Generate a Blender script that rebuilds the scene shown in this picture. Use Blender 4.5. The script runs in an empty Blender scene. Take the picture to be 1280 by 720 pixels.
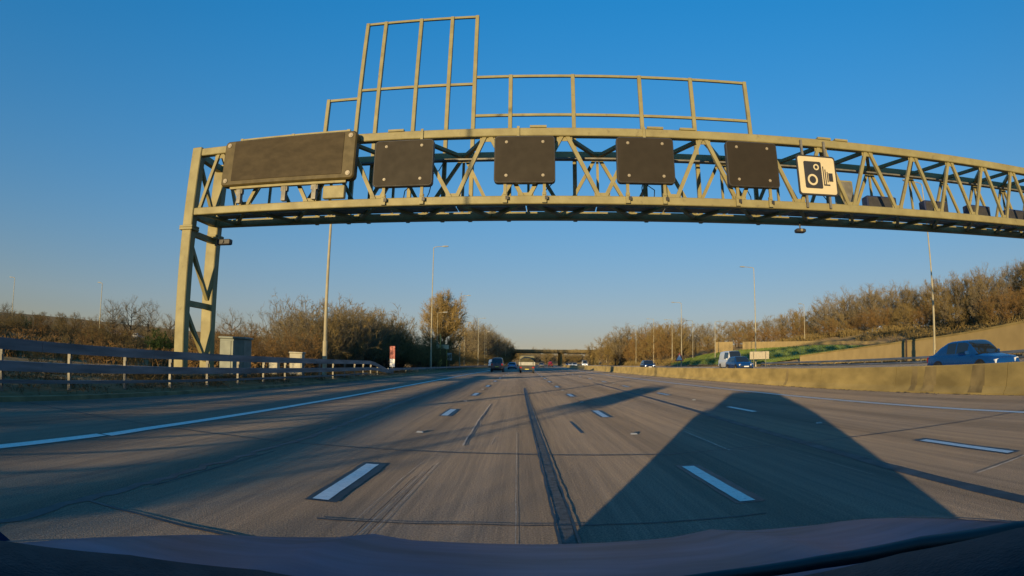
import bpy, math, random
from mathutils import Vector, Matrix, Quaternion
R = math.radians
sc = bpy.context.scene
COL = sc.collection
CURV = 0.0001843 / 2          # the motorway bends gently to the right


def W(X, y, z=0.0):
    """road coordinates (offset from our lane's line, distance along) to world"""
    return (X + CURV * y * y * (1 if y > 0 else 0), y, z)


def heading(y):
    return -math.atan(2 * CURV * max(y, 0))


# ---------------------------------------------------------------- mesh builder
class MB:
    def __init__(self):
        self.v = []
        self.f = []
        self.mi = []
        self.smooth = False

    def quad(self, a, b, c, d, m=0):
        n = len(self.v)
        self.v += [tuple(a), tuple(b), tuple(c), tuple(d)]
        self.f.append((n, n + 1, n + 2, n + 3))
        self.mi.append(m)

    def tri(self, a, b, c, m=0):
        n = len(self.v)
        self.v += [tuple(a), tuple(b), tuple(c)]
        self.f.append((n, n + 1, n + 2))
        self.mi.append(m)

    def poly(self, pts, m=0):
        n = len(self.v)
        self.v += [tuple(p) for p in pts]
        self.f.append(tuple(range(n, n + len(pts))))
        self.mi.append(m)

    def box(self, x0, x1, y0, y1, z0, z1, m=0, ch=0.0):
        if ch > 0:
            # chamfered vertical profile in all three axes: a box with cut edges
            c = min(ch, (x1 - x0) * .45, (y1 - y0) * .45, (z1 - z0) * .45)
            rings = []
            for (zz, i) in ((z0, c), (z0 + c, 0), (z1 - c, 0), (z1, c)):
                a0, a1, b0, b1 = x0 + i, x1 - i, y0 + i, y1 - i
                rings.append([(a0 + c, b0, zz), (a1 - c, b0, zz), (a1, b0 + c, zz), (a1, b1 - c, zz),
                              (a1 - c, b1, zz), (a0 + c, b1, zz), (a0, b1 - c, zz), (a0, b0 + c, zz)])
            self.loft(rings, True, True, m)
            return
        n = len(self.v)
        self.v += [(x0, y0, z0), (x1, y0, z0), (x1, y1, z0), (x0, y1, z0), (x0, y0, z1), (x1, y0, z1), (x1, y1, z1), (x0, y1, z1)]
        for q in ((0, 3, 2, 1), (4, 5, 6, 7), (0, 1, 5, 4), (1, 2, 6, 5), (2, 3, 7, 6), (3, 0, 4, 7)):
            self.f.append(tuple(n + i for i in q))
            self.mi.append(m)

    def loft(self, rings, cap0=True, cap1=True, m=0, closed=True):
        n = len(self.v)
        k = len(rings[0])
        for r in rings:
            self.v += [tuple(p) for p in r]
        for i in range(len(rings) - 1):
            for j in range(k if closed else k - 1):
                a, b = n + i * k + j, n + i * k + (j + 1) % k
                self.f.append((a, b, b + k, a + k))
                self.mi.append(m)
        if cap0:
            self.f.append(tuple(n + j for j in range(k))[::-1])
            self.mi.append(m)
        if cap1:
            self.f.append(tuple(n + (len(rings) - 1) * k + j for j in range(k)))
            self.mi.append(m)

    def beam(self, p, q, w, h=None, m=0, up=(0, 0, 1)):
        """rectangular bar from p to q; w across, h along 'up'"""
        h = w if h is None else h
        p, q = Vector(p), Vector(q)
        d = (q - p).normalized()
        u = Vector(up)
        if abs(d.dot(u)) > .97:
            u = Vector((0, 1, 0))
        s = d.cross(u).normalized()
        t = s.cross(d).normalized()
        ring = lambda o: [o - s * w / 2 - t * h / 2, o + s * w / 2 - t * h / 2, o + s * w / 2 + t * h / 2, o - s * w / 2 + t * h / 2]
        self.loft([ring(p), ring(q)], True, True, m)

    def tube(self, pts, rad, n=8, m=0, cap=True):
        rings = []
        pts = [Vector(p) for p in pts]
        if not isinstance(rad, (list, tuple)):
            rad = [rad] * len(pts)
        ref = None
        for i, p in enumerate(pts):
            d = (pts[min(i + 1, len(pts) - 1)] - pts[max(i - 1, 0)]).normalized()
            if ref is None:
                ref = Vector((0, 0, 1)) if abs(d.z) < .9 else Vector((1, 0, 0))
            s = d.cross(ref).normalized()
            t = d.cross(s).normalized()
            ref = t.cross(d).normalized() if False else ref
            rings.append([p + (s * math.cos(2 * math.pi * k / n) + t * math.sin(2 * math.pi * k / n)) * rad[i] for k in range(n)])
        self.loft(rings, cap, cap, m)

    def disc(self, c, r, axis='y', n=14, depth=.03, m=0):
        c = Vector(c)
        ex, ez = {'y': (Vector((1, 0, 0)), Vector((0, 0, 1))), 'x': (Vector((0, 1, 0)), Vector((0, 0, 1))), 'z': (Vector((1, 0, 0)), Vector((0, 1, 0)))}[axis]
        nn = {'y': Vector((0, -1, 0)), 'x': Vector((1, 0, 0)), 'z': Vector((0, 0, 1))}[axis]
        r0 = [c + ex * r * math.cos(2 * math.pi * k / n) + ez * r * math.sin(2 * math.pi * k / n) for k in range(n)]
        r1 = [p + nn * depth for p in r0]
        self.loft([r0, r1], True, True, m)

    def rings_lathe(self, prof, c=(0, 0, 0), axis='x', n=18, m=0):
        """prof: list of (along, radius); closed shape if both ends have radius 0 or capped"""
        c = Vector(c)
        rings = []
        for (a, r) in prof:
            ring = []
            for k in range(n):
                t = 2 * math.pi * k / n
                if axis == 'x':
                    ring.append(c + Vector((a, r * math.cos(t), r * math.sin(t))))
                else:
                    ring.append(c + Vector((r * math.cos(t), r * math.sin(t), a)))
            rings.append(ring)
        self.loft(rings, True, True, m)

    def build(self, name, mats, parent=None, smooth=None, off=None):
        me = bpy.data.meshes.new(name)
        v = self.v
        if off:
            ox, oy, oz = off
            v = [(a - ox, b - oy, c - oz) for a, b, c in v]
        me.from_pydata(v, [], self.f)
        if not isinstance(mats, (list, tuple)):
            mats = [mats]
        for m in mats:
            me.materials.append(m)
        if len(mats) > 1:
            me.polygons.foreach_set('material_index', self.mi)
        me.update()
        if smooth is not None:
            for p in me.polygons:
                p.use_smooth = True
            if smooth < 3:
                try:
                    me.set_sharp_from_angle(angle=smooth)
                except Exception:
                    pass
        o = bpy.data.objects.new(name, me)
        COL.objects.link(o)
        if parent is not None:
            o.parent = parent
        return o


def rrect(x0, x1, z0, z1, r, n=4):
    pts = []
    for cx, cz, a0 in ((x1 - r, z1 - r, 0), (x0 + r, z1 - r, 90), (x0 + r, z0 + r, 180), (x1 - r, z0 + r, 270)):
        for k in range(n + 1):
            a = R(a0 + 90 * k / n)
            pts.append((cx + r * math.cos(a), cz + r * math.sin(a)))
    return pts


def plate(mb, x0, x1, z0, z1, r, yf, yb, m=0, bev=.02):
    """rounded plate facing -y with a small rolled edge"""
    o = rrect(x0, x1, z0, z1, r)
    i = rrect(x0 + bev, x1 - bev, z0 + bev, z1 - bev, max(r - bev, .004))
    mb.loft([[(a, yb, b) for a, b in o], [(a, yf + bev, b) for a, b in o], [(a, yf, b) for a, b in i]], True, True, m)


def tag(o, label=None, cat=None, group=None, kind=None):
    if label: o['label'] = label
    if cat: o['category'] = cat
    if group: o['group'] = group
    if kind: o['kind'] = kind
    return o


def thing(name, label, cat, loc=(0, 0, 0), rz=0, group=None):
    o = bpy.data.objects.new(name, None)
    COL.objects.link(o)
    o.empty_display_size = .2
    o.location = loc
    o.rotation_euler = (0, 0, rz)
    return tag(o, label, cat, group)


KIDS = {}


def copy_tree(o, parent=None, loc=None, rz=None, scale=None, label=None, group=None):
    c = o.copy()
    COL.objects.link(c)
    if parent is not None:
        c.parent = parent
    if loc is not None: c.location = loc
    if rz is not None: c.rotation_euler = (0, 0, rz)
    if scale is not None: c.scale = scale if isinstance(scale, tuple) else (scale,) * 3
    if label: c['label'] = label
    if group: c['group'] = group
    for ch in list(o.children):
        copy_tree(ch, c)
    return c


# ---------------------------------------------------------------- materials
def mat(name, col, rough=.6, metal=0.0, noise=.12, nscale=6.0, spec=.5, coat=0.0, bump=0.0, bscale=40.0, col2=None, stretch=None, emit=None, dr=0.0):
    m = bpy.data.materials.new(name)
    m.use_nodes = True
    nt = m.node_tree
    b = nt.nodes['Principled BSDF']
    b.inputs['Roughness'].default_value = rough
    b.inputs['Metallic'].default_value = metal
    b.inputs['Specular IOR Level'].default_value = spec
    b.inputs['Coat Weight'].default_value = coat
    b.inputs['Diffuse Roughness'].default_value = dr
    tc = nt.nodes.new('ShaderNodeTexCoord')
    src = tc.outputs['Object']
    if stretch:
        mp = nt.nodes.new('ShaderNodeMapping')
        mp.inputs['Scale'].default_value = stretch
        nt.links.new(src, mp.inputs['Vector'])
        src = mp.outputs['Vector']
    if noise > 0 or col2:
        n = nt.nodes.new('ShaderNodeTexNoise')
        n.inputs['Scale'].default_value = nscale
        n.inputs['Detail'].default_value = 6
        nt.links.new(src, n.inputs['Vector'])
        mx = nt.nodes.new('ShaderNodeMix')
        mx.data_type = 'RGBA'
        c2 = col2 if col2 else tuple(c * (1 - 2 * noise) for c in col)
        c1 = col if col2 else tuple(min(1, c * (1 + 2 * noise)) for c in col)
        mx.inputs['A'].default_value = (*c1, 1)
        mx.inputs['B'].default_value = (*c2, 1)
        rp = nt.nodes.new('ShaderNodeMapRange')
        rp.inputs['From Min'].default_value = .3
        rp.inputs['From Max'].default_value = .7
        nt.links.new(n.outputs['Fac'], rp.inputs['Value'])
        nt.links.new(rp.outputs['Result'], mx.inputs['Factor'])
        nt.links.new(mx.outputs['Result'], b.inputs['Base Color'])
        rr = nt.nodes.new('ShaderNodeMapRange')
        rr.inputs['To Min'].default_value = max(.03, rough - .08)
        rr.inputs['To Max'].default_value = min(1, rough + .08)
        nt.links.new(n.outputs['Fac'], rr.inputs['Value'])
        nt.links.new(rr.outputs['Result'], b.inputs['Roughness'])
    else:
        b.inputs['Base Color'].default_value = (*col, 1)
    if bump > 0:
        n2 = nt.nodes.new('ShaderNodeTexNoise')
        n2.inputs['Scale'].default_value = bscale
        n2.inputs['Detail'].default_value = 4
        nt.links.new(src, n2.inputs['Vector'])
        bp = nt.nodes.new('ShaderNodeBump')
        bp.inputs['Strength'].default_value = bump
        bp.inputs['Distance'].default_value = .02
        nt.links.new(n2.outputs['Fac'], bp.inputs['Height'])
        nt.links.new(bp.outputs['Normal'], b.inputs['Normal'])
    if emit:
        b.inputs['Emission Color'].default_value = (*emit[0], 1)
        b.inputs['Emission Strength'].default_value = emit[1]
    return m


def road_mat(name, base, warm, dark):
    m = bpy.data.materials.new(name)
    m.use_nodes = True
    nt = m.node_tree
    L = nt.links.new
    b = nt.nodes['Principled BSDF']
    b.inputs['Roughness'].default_value = .82
    b.inputs['Specular IOR Level'].default_value = .35
    b.inputs['Diffuse Roughness'].default_value = 1.0
    tc = nt.nodes.new('ShaderNodeTexCoord')

    def noise(scale, st=(1, 1, 1), det=5, ro=.55):
        mp = nt.nodes.new('ShaderNodeMapping')
        mp.inputs['Scale'].default_value = st
        L(tc.outputs['Object'], mp.inputs['Vector'])
        n = nt.nodes.new('ShaderNodeTexNoise')
        n.inputs['Scale'].default_value = scale
        n.inputs['Detail'].default_value = det
        n.inputs['Roughness'].default_value = ro
        L(mp.outputs['Vector'], n.inputs['Vector'])
        return n.outputs['Fac']

    def rng(v, a, c, lo, hi):
        r = nt.nodes.new('ShaderNodeMapRange')
        r.inputs['From Min'].default_value = a
        r.inputs['From Max'].default_value = c
        r.inputs['To Min'].default_value = lo
        r.inputs['To Max'].default_value = hi
        L(v, r.inputs['Value'])
        return r.outputs['Result']

    def mix(f, a, c, blend='MIX'):
        x = nt.nodes.new('ShaderNodeMix')
        x.data_type = 'RGBA'
        x.blend_type = blend
        if isinstance(f, float): x.inputs['Factor'].default_value = f
        else: L(f, x.inputs['Factor'])
        for k, s in (('A', a), ('B', c)):
            if isinstance(s, tuple): x.inputs[k].default_value = (*s, 1)
            else: L(s, x.inputs[k])
        return x.outputs['Result']

    big = rng(noise(.22, (1, .35, 1), 4), .35, .65, 0, 1)
    c = mix(big, base, warm)
    streak = rng(noise(1.0, (7, .12, 1), 5, .6), .42, .68, 0, .55)
    c = mix(streak, c, dark)
    streak2 = rng(noise(1.0, (30, .5, 1), 4, .6), .5, .75, 0, .35)
    c = mix(streak2, c, tuple(min(1, x * 1.5) for x in warm))
    fine = rng(noise(62, (1, 1, 1), 4, .75), .32, .68, .42, 1.58)
    v = nt.nodes.new('ShaderNodeVectorMath')
    v.operation = 'SCALE'
    L(c, v.inputs[0])
    L(fine, v.inputs['Scale'])
    # the two polished wheel tracks of each lane
    sx = nt.nodes.new('ShaderNodeSeparateXYZ')
    L(tc.outputs['Object'], sx.inputs[0])
    mu = nt.nodes.new('ShaderNodeMath')
    mu.operation = 'MULTIPLY_ADD'
    mu.inputs[1].default_value = 2 * math.pi / 1.86
    mu.inputs[2].default_value = .6
    L(sx.outputs['X'], mu.inputs[0])
    si = nt.nodes.new('ShaderNodeMath')
    si.operation = 'SINE'
    L(mu.outputs[0], si.inputs[0])
    tr = rng(si.outputs[0], -.2, 1, 1.06, .84)
    v2 = nt.nodes.new('ShaderNodeVectorMath')
    v2.operation = 'SCALE'
    L(v.outputs[0], v2.inputs[0])
    L(tr, v2.inputs['Scale'])
    L(v2.outputs[0], b.inputs['Base Color'])
    # coarse surface dressing: stones that stand proud and catch low light
    h1 = noise(70, (1, 1, 1), 3, .7)
    bp = nt.nodes.new('ShaderNodeBump')
    bp.inputs['Strength'].default_value = 1.0
    bp.inputs['Distance'].default_value = ROADBUMP
    L(h1, bp.inputs['Height'])
    L(bp.outputs['Normal'], b.inputs['Normal'])
    m.cycles.use_bump_map_correction = False
    return m


ROADBUMP = .017
M = {}
M['road'] = road_mat('road_surface', (.205, .166, .132), (.262, .198, .138), (.105, .088, .075))
M['road_far'] = road_mat('opposite_road_surface', (.2, .175, .15), (.25, .21, .165), (.11, .1, .09))
M['paint_line'] = mat('road_paint', (.86, .83, .76), .65, noise=0, nscale=16, bump=.6, bscale=120, col2=(.70, .66, .60))


def wear(m, col, scale, lo, hi):
    """chips worn through to the road, over the paint's own colour"""
    nt = m.node_tree
    b = nt.nodes['Principled BSDF']
    src = b.inputs['Base Color'].links[0].from_socket
    tc = nt.nodes.new('ShaderNodeTexCoord')
    n = nt.nodes.new('ShaderNodeTexNoise')
    n.inputs['Scale'].default_value = scale
    n.inputs['Detail'].default_value = 8
    n.inputs['Roughness'].default_value = .7
    nt.links.new(tc.outputs['Object'], n.inputs['Vector'])
    r = nt.nodes.new('ShaderNodeMapRange')
    r.inputs['From Min'].default_value = lo
    r.inputs['From Max'].default_value = hi
    nt.links.new(n.outputs['Fac'], r.inputs['Value'])
    x = nt.nodes.new('ShaderNodeMix')
    x.data_type = 'RGBA'
    nt.links.new(r.outputs['Result'], x.inputs['Factor'])
    nt.links.new(src, x.inputs['A'])
    x.inputs['B'].default_value = (*col, 1)
    nt.links.new(x.outputs['Result'], b.inputs['Base Color'])


wear(M['paint_line'], (.22, .19, .16), 18, .60, .72)
M['tar'] = mat('bitumen_seal', (.022, .02, .02), .55, noise=.2, nscale=5)
M['tar_soft'] = mat('old_bitumen_seal', (.06, .052, .047), .75, noise=.25, nscale=3)
M['patch'] = mat('repair_strip', (.09, .085, .078), .85, noise=.22, nscale=14, bump=.8, bscale=90, dr=1.0)
M['scratch'] = mat('pale_scrape', (.33, .28, .23), .8, noise=.2, nscale=8, dr=1.0)
M['galv'] = mat('painted_steel', (.30, .26, .118), .5, metal=0.0, noise=0, nscale=2.2, spec=.35, bump=.15, bscale=14, col2=(.225, .19, .082))
wear_later = True
M['galv2'] = mat('galvanised_steel', (.17, .16, .135), .55, metal=.3, noise=.16, nscale=4.0)
M['rail'] = mat('barrier_steel', (.17, .185, .21), .5, metal=.4, noise=.22, nscale=1.6, stretch=(1, .3, 3))
M['concrete'] = mat('barrier_concrete', (.24, .182, .068), .9, noise=.16, nscale=1.1, bump=.5, bscale=30, stretch=(1, .6, 1.5), dr=1.0)
M['concrete_stain'] = mat('stained_concrete', (.185, .14, .062), .9, noise=.22, nscale=1.6, bump=.4, bscale=30, dr=1.0)
M['wallboard'] = mat('tan_retaining_wall', (.33, .245, .11), .9, noise=.06, nscale=.9, bump=.3, bscale=10, dr=1.0)
M['signal'] = mat('signal_face', (.024, .017, .008), .6, spec=.25, noise=.06, nscale=3)
M['signal_side'] = mat('signal_case', (.05, .046, .042), .5, noise=.1)
M['vms'] = mat('message_face', (.04, .026, .007), .6, spec=.25, noise=.1, nscale=2.5, stretch=(1, 1, 2))
M['bezel'] = mat('message_bezel', (.085, .062, .02), .55, spec=.3, noise=.1, nscale=4)
M['lens'] = mat('pale_lens', (.30, .25, .17), .4, noise=.05)
M['signwhite'] = mat('cream_sign_sheet', (.60, .50, .30), .5, noise=.03, nscale=2)
M['black'] = mat('black_paint', (.022, .021, .022), .5, noise=.1)
M['darkcase'] = mat('dark_case', (.035, .033, .034), .55, noise=.15)
M['dark_blue_case'] = mat('dark_blue_case', (.02, .03, .09), .5, noise=.1)
M['cab'] = mat('cabinet_grey_green', (.15, .17, .14), .55, noise=.12, nscale=2)
M['cream'] = mat('cream_cabinet', (.36, .33, .24), .6, noise=.1, nscale=2)
M['red'] = mat('red_sheet', (.33, .05, .035), .5, noise=.08)
M['white'] = mat('white_paint', (.74, .73, .70), .45, noise=.06)
M['yellow'] = mat('yellow_paint', (.62, .46, .10), .5, noise=.08)
M['asphalt_verge'] = mat('verge_soil', (.10, .082, .052), .95, noise=.3, nscale=.8, bump=.8, bscale=6, dr=1.0)


def ground_mat():
    m = bpy.data.materials.new('rough_ground')
    m.use_nodes = True
    nt = m.node_tree
    L = nt.links.new
    b = nt.nodes['Principled BSDF']
    b.inputs['Roughness'].default_value = .95
    b.inputs['Diffuse Roughness'].default_value = 1.0
    b.inputs['Specular IOR Level'].default_value = .1
    tc = nt.nodes.new('ShaderNodeTexCoord')

    def noise(s, det=6):
        n = nt.nodes.new('ShaderNodeTexNoise')
        n.inputs['Scale'].default_value = s
        n.inputs['Detail'].default_value = det
        L(tc.outputs['Object'], n.inputs['Vector'])
        r = nt.nodes.new('ShaderNodeMapRange')
        r.inputs['From Min'].default_value = .36
        r.inputs['From Max'].default_value = .64
        L(n.outputs['Fac'], r.inputs['Value'])
        return r.outputs['Result'], n.outputs['Fac']

    def mix(f, a, c):
        x = nt.nodes.new('ShaderNodeMix')
        x.data_type = 'RGBA'
        L(f, x.inputs['Factor'])
        for k, s in (('A', a), ('B', c)):
            if isinstance(s, tuple): x.inputs[k].default_value = (*s, 1)
            else: L(s, x.inputs[k])
        return x.outputs['Result']
    a, _ = noise(.05)
    c2, f2 = noise(.9)
    col = mix(a, (.17, .115, .055), (.115, .10, .045))
    col = mix(c2, col, (.21, .145, .075))
    L(col, b.inputs['Base Color'])
    bp = nt.nodes.new('ShaderNodeBump')
    bp.inputs['Strength'].default_value = 1
    bp.inputs['Distance'].default_value = .25
    L(f2, bp.inputs['Height'])
    L(bp.outputs['Normal'], b.inputs['Normal'])
    m.cycles.use_bump_map_correction = False
    return m


M['ground'] = ground_mat()
M['grass'] = mat('green_grass', (.10, .16, .022), .9, noise=.3, nscale=1.2, bump=1, bscale=8, dr=1.0, col2=(.15, .18, .035))

# ---------------------------------------------------------------- camera, sky, sun
cd = bpy.data.cameras.new('dashcam')
cam = bpy.data.objects.new('dashcam', cd)
COL.objects.link(cam)
B = [[0.9998804998344214, 0.009123999606494477, 0.012479530521947174], [-0.011269144386292574, -0.1224301370372684, 0.9924131538476485], [-0.010582647857148655, 0.9924351939427664, 0.12231268694667459]]
HC = 1.236
cam.matrix_world = Matrix(((B[0][0], B[1][0], -B[2][0], 0), (B[0][1], B[1][1], -B[2][1], 0), (B[0][2], B[1][2], -B[2][2], HC), (0, 0, 0, 1)))
cd.type = 'PANO'              # a wide dash camera lens with its own barrel distortion
cd.panorama_type = 'FISHEYE_LENS_POLYNOMIAL'
cd.fisheye_fov = R(170)
K = [0.04607428477267505, 6.003323384447641e-05, -7.734689391762874e-07, 2.486270734060878e-07]
cd.fisheye_polynomial_k0 = 0.0
cd.fisheye_polynomial_k1, cd.fisheye_polynomial_k2, cd.fisheye_polynomial_k3, cd.fisheye_polynomial_k4 = [-k for k in K]
cd.sensor_fit = 'HORIZONTAL'
cd.sensor_width = 36
cd.sensor_height = 36 * 9 / 16
cd.clip_start = .02
cd.clip_end = 6000
sc.camera = cam

SUN_EL, SUN_AZ = R(3.3), R(21.2)      # low sun behind us on the left
sdir = Vector((-math.sin(SUN_AZ) * math.cos(SUN_EL), -math.cos(SUN_AZ) * math.cos(SUN_EL), math.sin(SUN_EL)))
sl = bpy.data.lights.new('sun', 'SUN')
sl.energy = 2.4
sl.angle = R(.5)
sl.color = (1.0, .75, .38)
so = bpy.data.objects.new('sun', sl)
so.rotation_euler = sdir.to_track_quat('Z', 'Y').to_euler()
so.location = sdir * 300
COL.objects.link(so)
wd = bpy.data.worlds.new('World')
sc.world = wd
wd.use_nodes = True
nt = wd.node_tree
sky = nt.nodes.new('ShaderNodeTexSky')
sky.sky_type = 'NISHITA'
sky.sun_disc = False
sky.sun_elevation = SUN_EL
sky.sun_rotation = math.pi + SUN_AZ
sky.altitude = 0
sky.air_density = 2.2
sky.dust_density = .3
sky.ozone_density = 5.38
hsv = nt.nodes.new('ShaderNodeHueSaturation')
hsv.inputs['Saturation'].default_value = 1.37
hsv.inputs['Value'].default_value = 2.0
bg = nt.nodes['Background']
bg.inputs['Strength'].default_value = .15
wtc = nt.nodes.new('ShaderNodeTexCoord')
wad = nt.nodes.new('ShaderNodeVectorMath'); wad.operation = 'ADD'; wad.inputs[1].default_value = (0, 0, .122)
wno = nt.nodes.new('ShaderNodeVectorMath'); wno.operation = 'NORMALIZE'
nt.links.new(wtc.outputs['Generated'], wad.inputs[0])
nt.links.new(wad.outputs[0], wno.inputs[0])
nt.links.new(wno.outputs[0], sky.inputs['Vector'])
gam = nt.nodes.new('ShaderNodeGamma'); gam.inputs['Gamma'].default_value = .7
nt.links.new(sky.outputs[0], gam.inputs['Color'])
nt.links.new(gam.outputs[0], hsv.inputs['Color'])
tint = nt.nodes.new('ShaderNodeMix'); tint.data_type = 'RGBA'; tint.blend_type = 'MULTIPLY'
tint.inputs['Factor'].default_value = 1.0
tint.inputs['B'].default_value = (1.06, .915, 1.03, 1)
nt.links.new(hsv.outputs[0], tint.inputs['A'])
nt.links.new(tint.outputs['Result'], bg.inputs['Color'])
sc.view_settings.view_transform = 'Standard'
sc.view_settings.look = 'None'
sc.view_settings.exposure = 1.14
sc.view_settings.gamma = 1.0

# ---------------------------------------------------------------- terrain and roads
def sstep(x, a, b):
    t = min(1, max(0, (x - a) / (b - a)))
    return t * t * (3 - 2 * t)


def lerp_tab(x, tab):
    if x <= tab[0][0]: return tab[0][1]
    for (a, u), (b, v) in zip(tab, tab[1:]):
        if x <= b:
            return u + (v - u) * (x - a) / (b - a)
    return tab[-1][1]


def OPP(X):
    return .12 + (X - 13.4) * .022


LEFT = [(-900, 30), (-500, 16), (-300, 9), (-200, 5.5), (-140, 3.2), (-100, 2.0), (-70, 1.4), (-45, .6), (-25, .15), (-16, .2), (-12, .25), (-10.6, .2), (-9.5, .04), (-9.25, -.12)]
R_NEAR = [(12.8, -.12), (13.4, -.05), (32.2, .3), (33, .5), (35.2, .8), (35.8, 1.5), (50, 2.6), (62, 4.0), (85, 6.0), (110, 8.5), (160, 13), (300, 19), (900, 40)]
R_FAR = [(12.8, -.12), (13.4, -.05), (32.2, .3), (33, .5), (36, .8), (44, 2.4), (50, 3.9), (56, 5.0), (70, 6), (90, 7), (120, 9), (180, 12), (300, 17), (900, 40)]


def H(X, y):
    if X < 5:
        z = lerp_tab(X, LEFT)
        if X < -12:
            z += sstep(y, 120, 260) * min(2.0, (-12 - X) * .08)
            z += .35 * math.sin(X * .11 + y * .05) * sstep(-X, 18, 40)
    else:
        t = sstep(y, 60, 95)
        z = lerp_tab(X, R_NEAR) * (1 - t) + lerp_tab(X, R_FAR) * t
        if X > 36:
            z += .3 * math.sin(X * .13 + y * .06)
    z += sstep(y, 520, 900) * 13
    return z


def HW(x, y):
    """ground height at a world point"""
    return H(x - CURV * max(y, 0) ** 2, y)


cols = [-900, -600, -400, -300, -230, -180, -140, -115, -95, -80, -68, -58, -50, -43, -36, -30, -25, -21, -18, -16, -14, -12.6, -11.6, -10.6, -10, -9.5, -9.25,
        -4, 0, 6, 12.8, 13.4, 18, 25, 32.2, 33, 34, 35.2, 35.8, 38, 41, 44, 47, 50, 53, 56, 62, 70, 78, 85, 97, 110, 130, 160, 200, 250, 300, 400, 600, 900]
rows = [-400, -200, -120, -80, -50, -30, -20, -10] + [4 * i for i in range(0, 20)] + [80 + 8 * i for i in range(0, 20)] + [240 + 20 * i for i in range(0, 20)] + [660, 720, 800, 900, 1100, 1500, 2400]
g = MB()
for y in rows:
    for X in cols:
        wob = (math.sin(X * 1.7 + y * .9) + math.sin(X * .6 - y * .37)) * .05 if (X < -10.6 or X > 33) else 0
        g.v.append(W(X, min(y, 900) , H(X, y) + wob) if y <= 900 else (W(X, 900)[0] * (1 + (y - 900) / 900), y, H(X, y) + (y - 900) * .004))
nc = len(cols)
for i in range(len(rows) - 1):
    for j in range(nc - 1):
        a = i * nc + j
        g.f.append((a, a + 1, a + nc + 1, a + nc))
        g.mi.append(0)
# apron to the horizon
far = 5200
gr = g.build('ground', [M['ground']], smooth=3.0)
tag(gr, kind='structure')
ap = MB()
ap.quad((-far, -far, -1.2), (far, -far, -1.2), (far, far, -1.2), (-far, far, -1.2))
tag(ap.build('far_land', [M['ground']]), kind='structure')


def sheet(name, xs, ys, z, m, parent=None):
    mb = MB()
    for y in ys:
        for X in xs:
            mb.v.append(W(X, y, z(X) if callable(z) else z))
    n = len(xs)
    for i in range(len(ys) - 1):
        for j in range(n - 1):
            a = i * n + j
            mb.f.append((a, a + 1, a + n + 1, a + n))
            mb.mi.append(0)
    return mb.build(name, [m], parent)


YS = [-120, -60, -20] + [5 * i for i in range(0, 60)] + [300 + 20 * i for i in range(0, 21)]
road = tag(sheet('road', [-9.35, -5, 0, 5, 10, 13.05], YS, 0.0, M['road']), kind='structure')
opp = tag(sheet('opposite_road', [13.35, 18, 25, 32.3], YS, OPP, M['road_far']), kind='structure')

# kerb edge of the left verge
kb = MB()
for y0, y1 in zip(YS, YS[1:]):
    a, b = W(-9.35, y0), W(-9.35, y1)
    kb.quad((a[0], y0, 0), (b[0], y1, 0), (b[0] - .04, y1, .09), (a[0] - .04, y0, .09))
    kb.quad((a[0] - .04, y0, .09), (b[0] - .04, y1, .09), (b[0] - .18, y1, .095), (a[0] - .18, y0, .095))
    kb.quad((a[0] - .18, y0, .095), (b[0] - .18, y1, .095), (b[0] - .2, y1, -.1), (a[0] - .2, y0, -.1))
tag(kb.build('kerb', [M['concrete_stain']]), kind='structure')

if True:
    wear(M['galv'], (.10, .075, .045), 3.0, .60, .80)
rnd = random.Random(7)


def stripe(name, pts, w, z, m, wob=0.0, parent=road, step=.5, w1=None):
    """a flat strip along points given in road coordinates"""
    mb = MB()
    P = []
    for (a, b) in zip(pts, pts[1:]):
        d = math.hypot(b[0] - a[0], b[1] - a[1])
        n = max(1, int(d / step))
        for k in range(n):
            P.append((a[0] + (b[0] - a[0]) * k / n, a[1] + (b[1] - a[1]) * k / n))
    P.append(pts[-1])
    N = len(P)
    for i, p in enumerate(P):
        q0, q1 = P[max(0, i - 1)], P[min(N - 1, i + 1)]
        dx, dy = q1[0] - q0[0], q1[1] - q0[1]
        l = math.hypot(dx, dy) or 1
        nx, ny = dy / l, -dx / l
        ww = (w if w1 is None else w + (w1 - w) * i / max(1, N - 1)) / 2
        off = (rnd.random() - .5) * wob
        kk = min(1.0, wob / w * 1.2)
        e0, e1 = ww * (1 + (rnd.random() - .5) * kk), ww * (1 + (rnd.random() - .5) * kk)
        for s in (-e0, e1):
            c = W(p[0] + nx * (s + off), p[1] + ny * (s + off), z)
            mb.v.append(c)
    for i in range(N - 1):
        mb.f.append((2 * i, 2 * i + 1, 2 * i + 3, 2 * i + 2))
        mb.mi.append(0)
    return mb.build(name, [m], parent)


M['stud'] = mat('road_stud_body', (.34, .33, .30), .5, noise=.1)
XL, XR, XR2, XE, XEL = -1.68, 2.02, 5.80, 9.53, -5.59
for X in (XL, XR, XR2):
    for k in range(0, 34):
        s = 4.99 + 9 * k + (.18 if X == XR2 else 0)
        if k < 6:
            stripe('marking_border', [(X + .02, s - .05), (X + .02, s + 2.12)], .30, .004, M['tar'], .02, step=.25)
        stripe('lane_marking', [(X, s), (X, s + 2)], .15, .008, M['paint_line'], .006, step=.2)
        stud_y = s + 5.5
        if k < 5:
            st = MB()
            c = W(X, stud_y)
            st.loft([[(c[0] - .06, c[1] - .05, .004), (c[0] + .06, c[1] - .05, .004), (c[0] + .06, c[1] + .05, .004), (c[0] - .06, c[1] + .05, .004)],
                     [(c[0] - .045, c[1] - .02, .025), (c[0] + .045, c[1] - .02, .025), (c[0] + .045, c[1] + .02, .025), (c[0] - .045, c[1] + .02, .025)]])
            st.build('road_stud', [M['stud']], road)
stripe('edge_line', [(XEL, -40), (XEL, 6.7)], .2, .008, M['paint_line'], .004)
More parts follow.
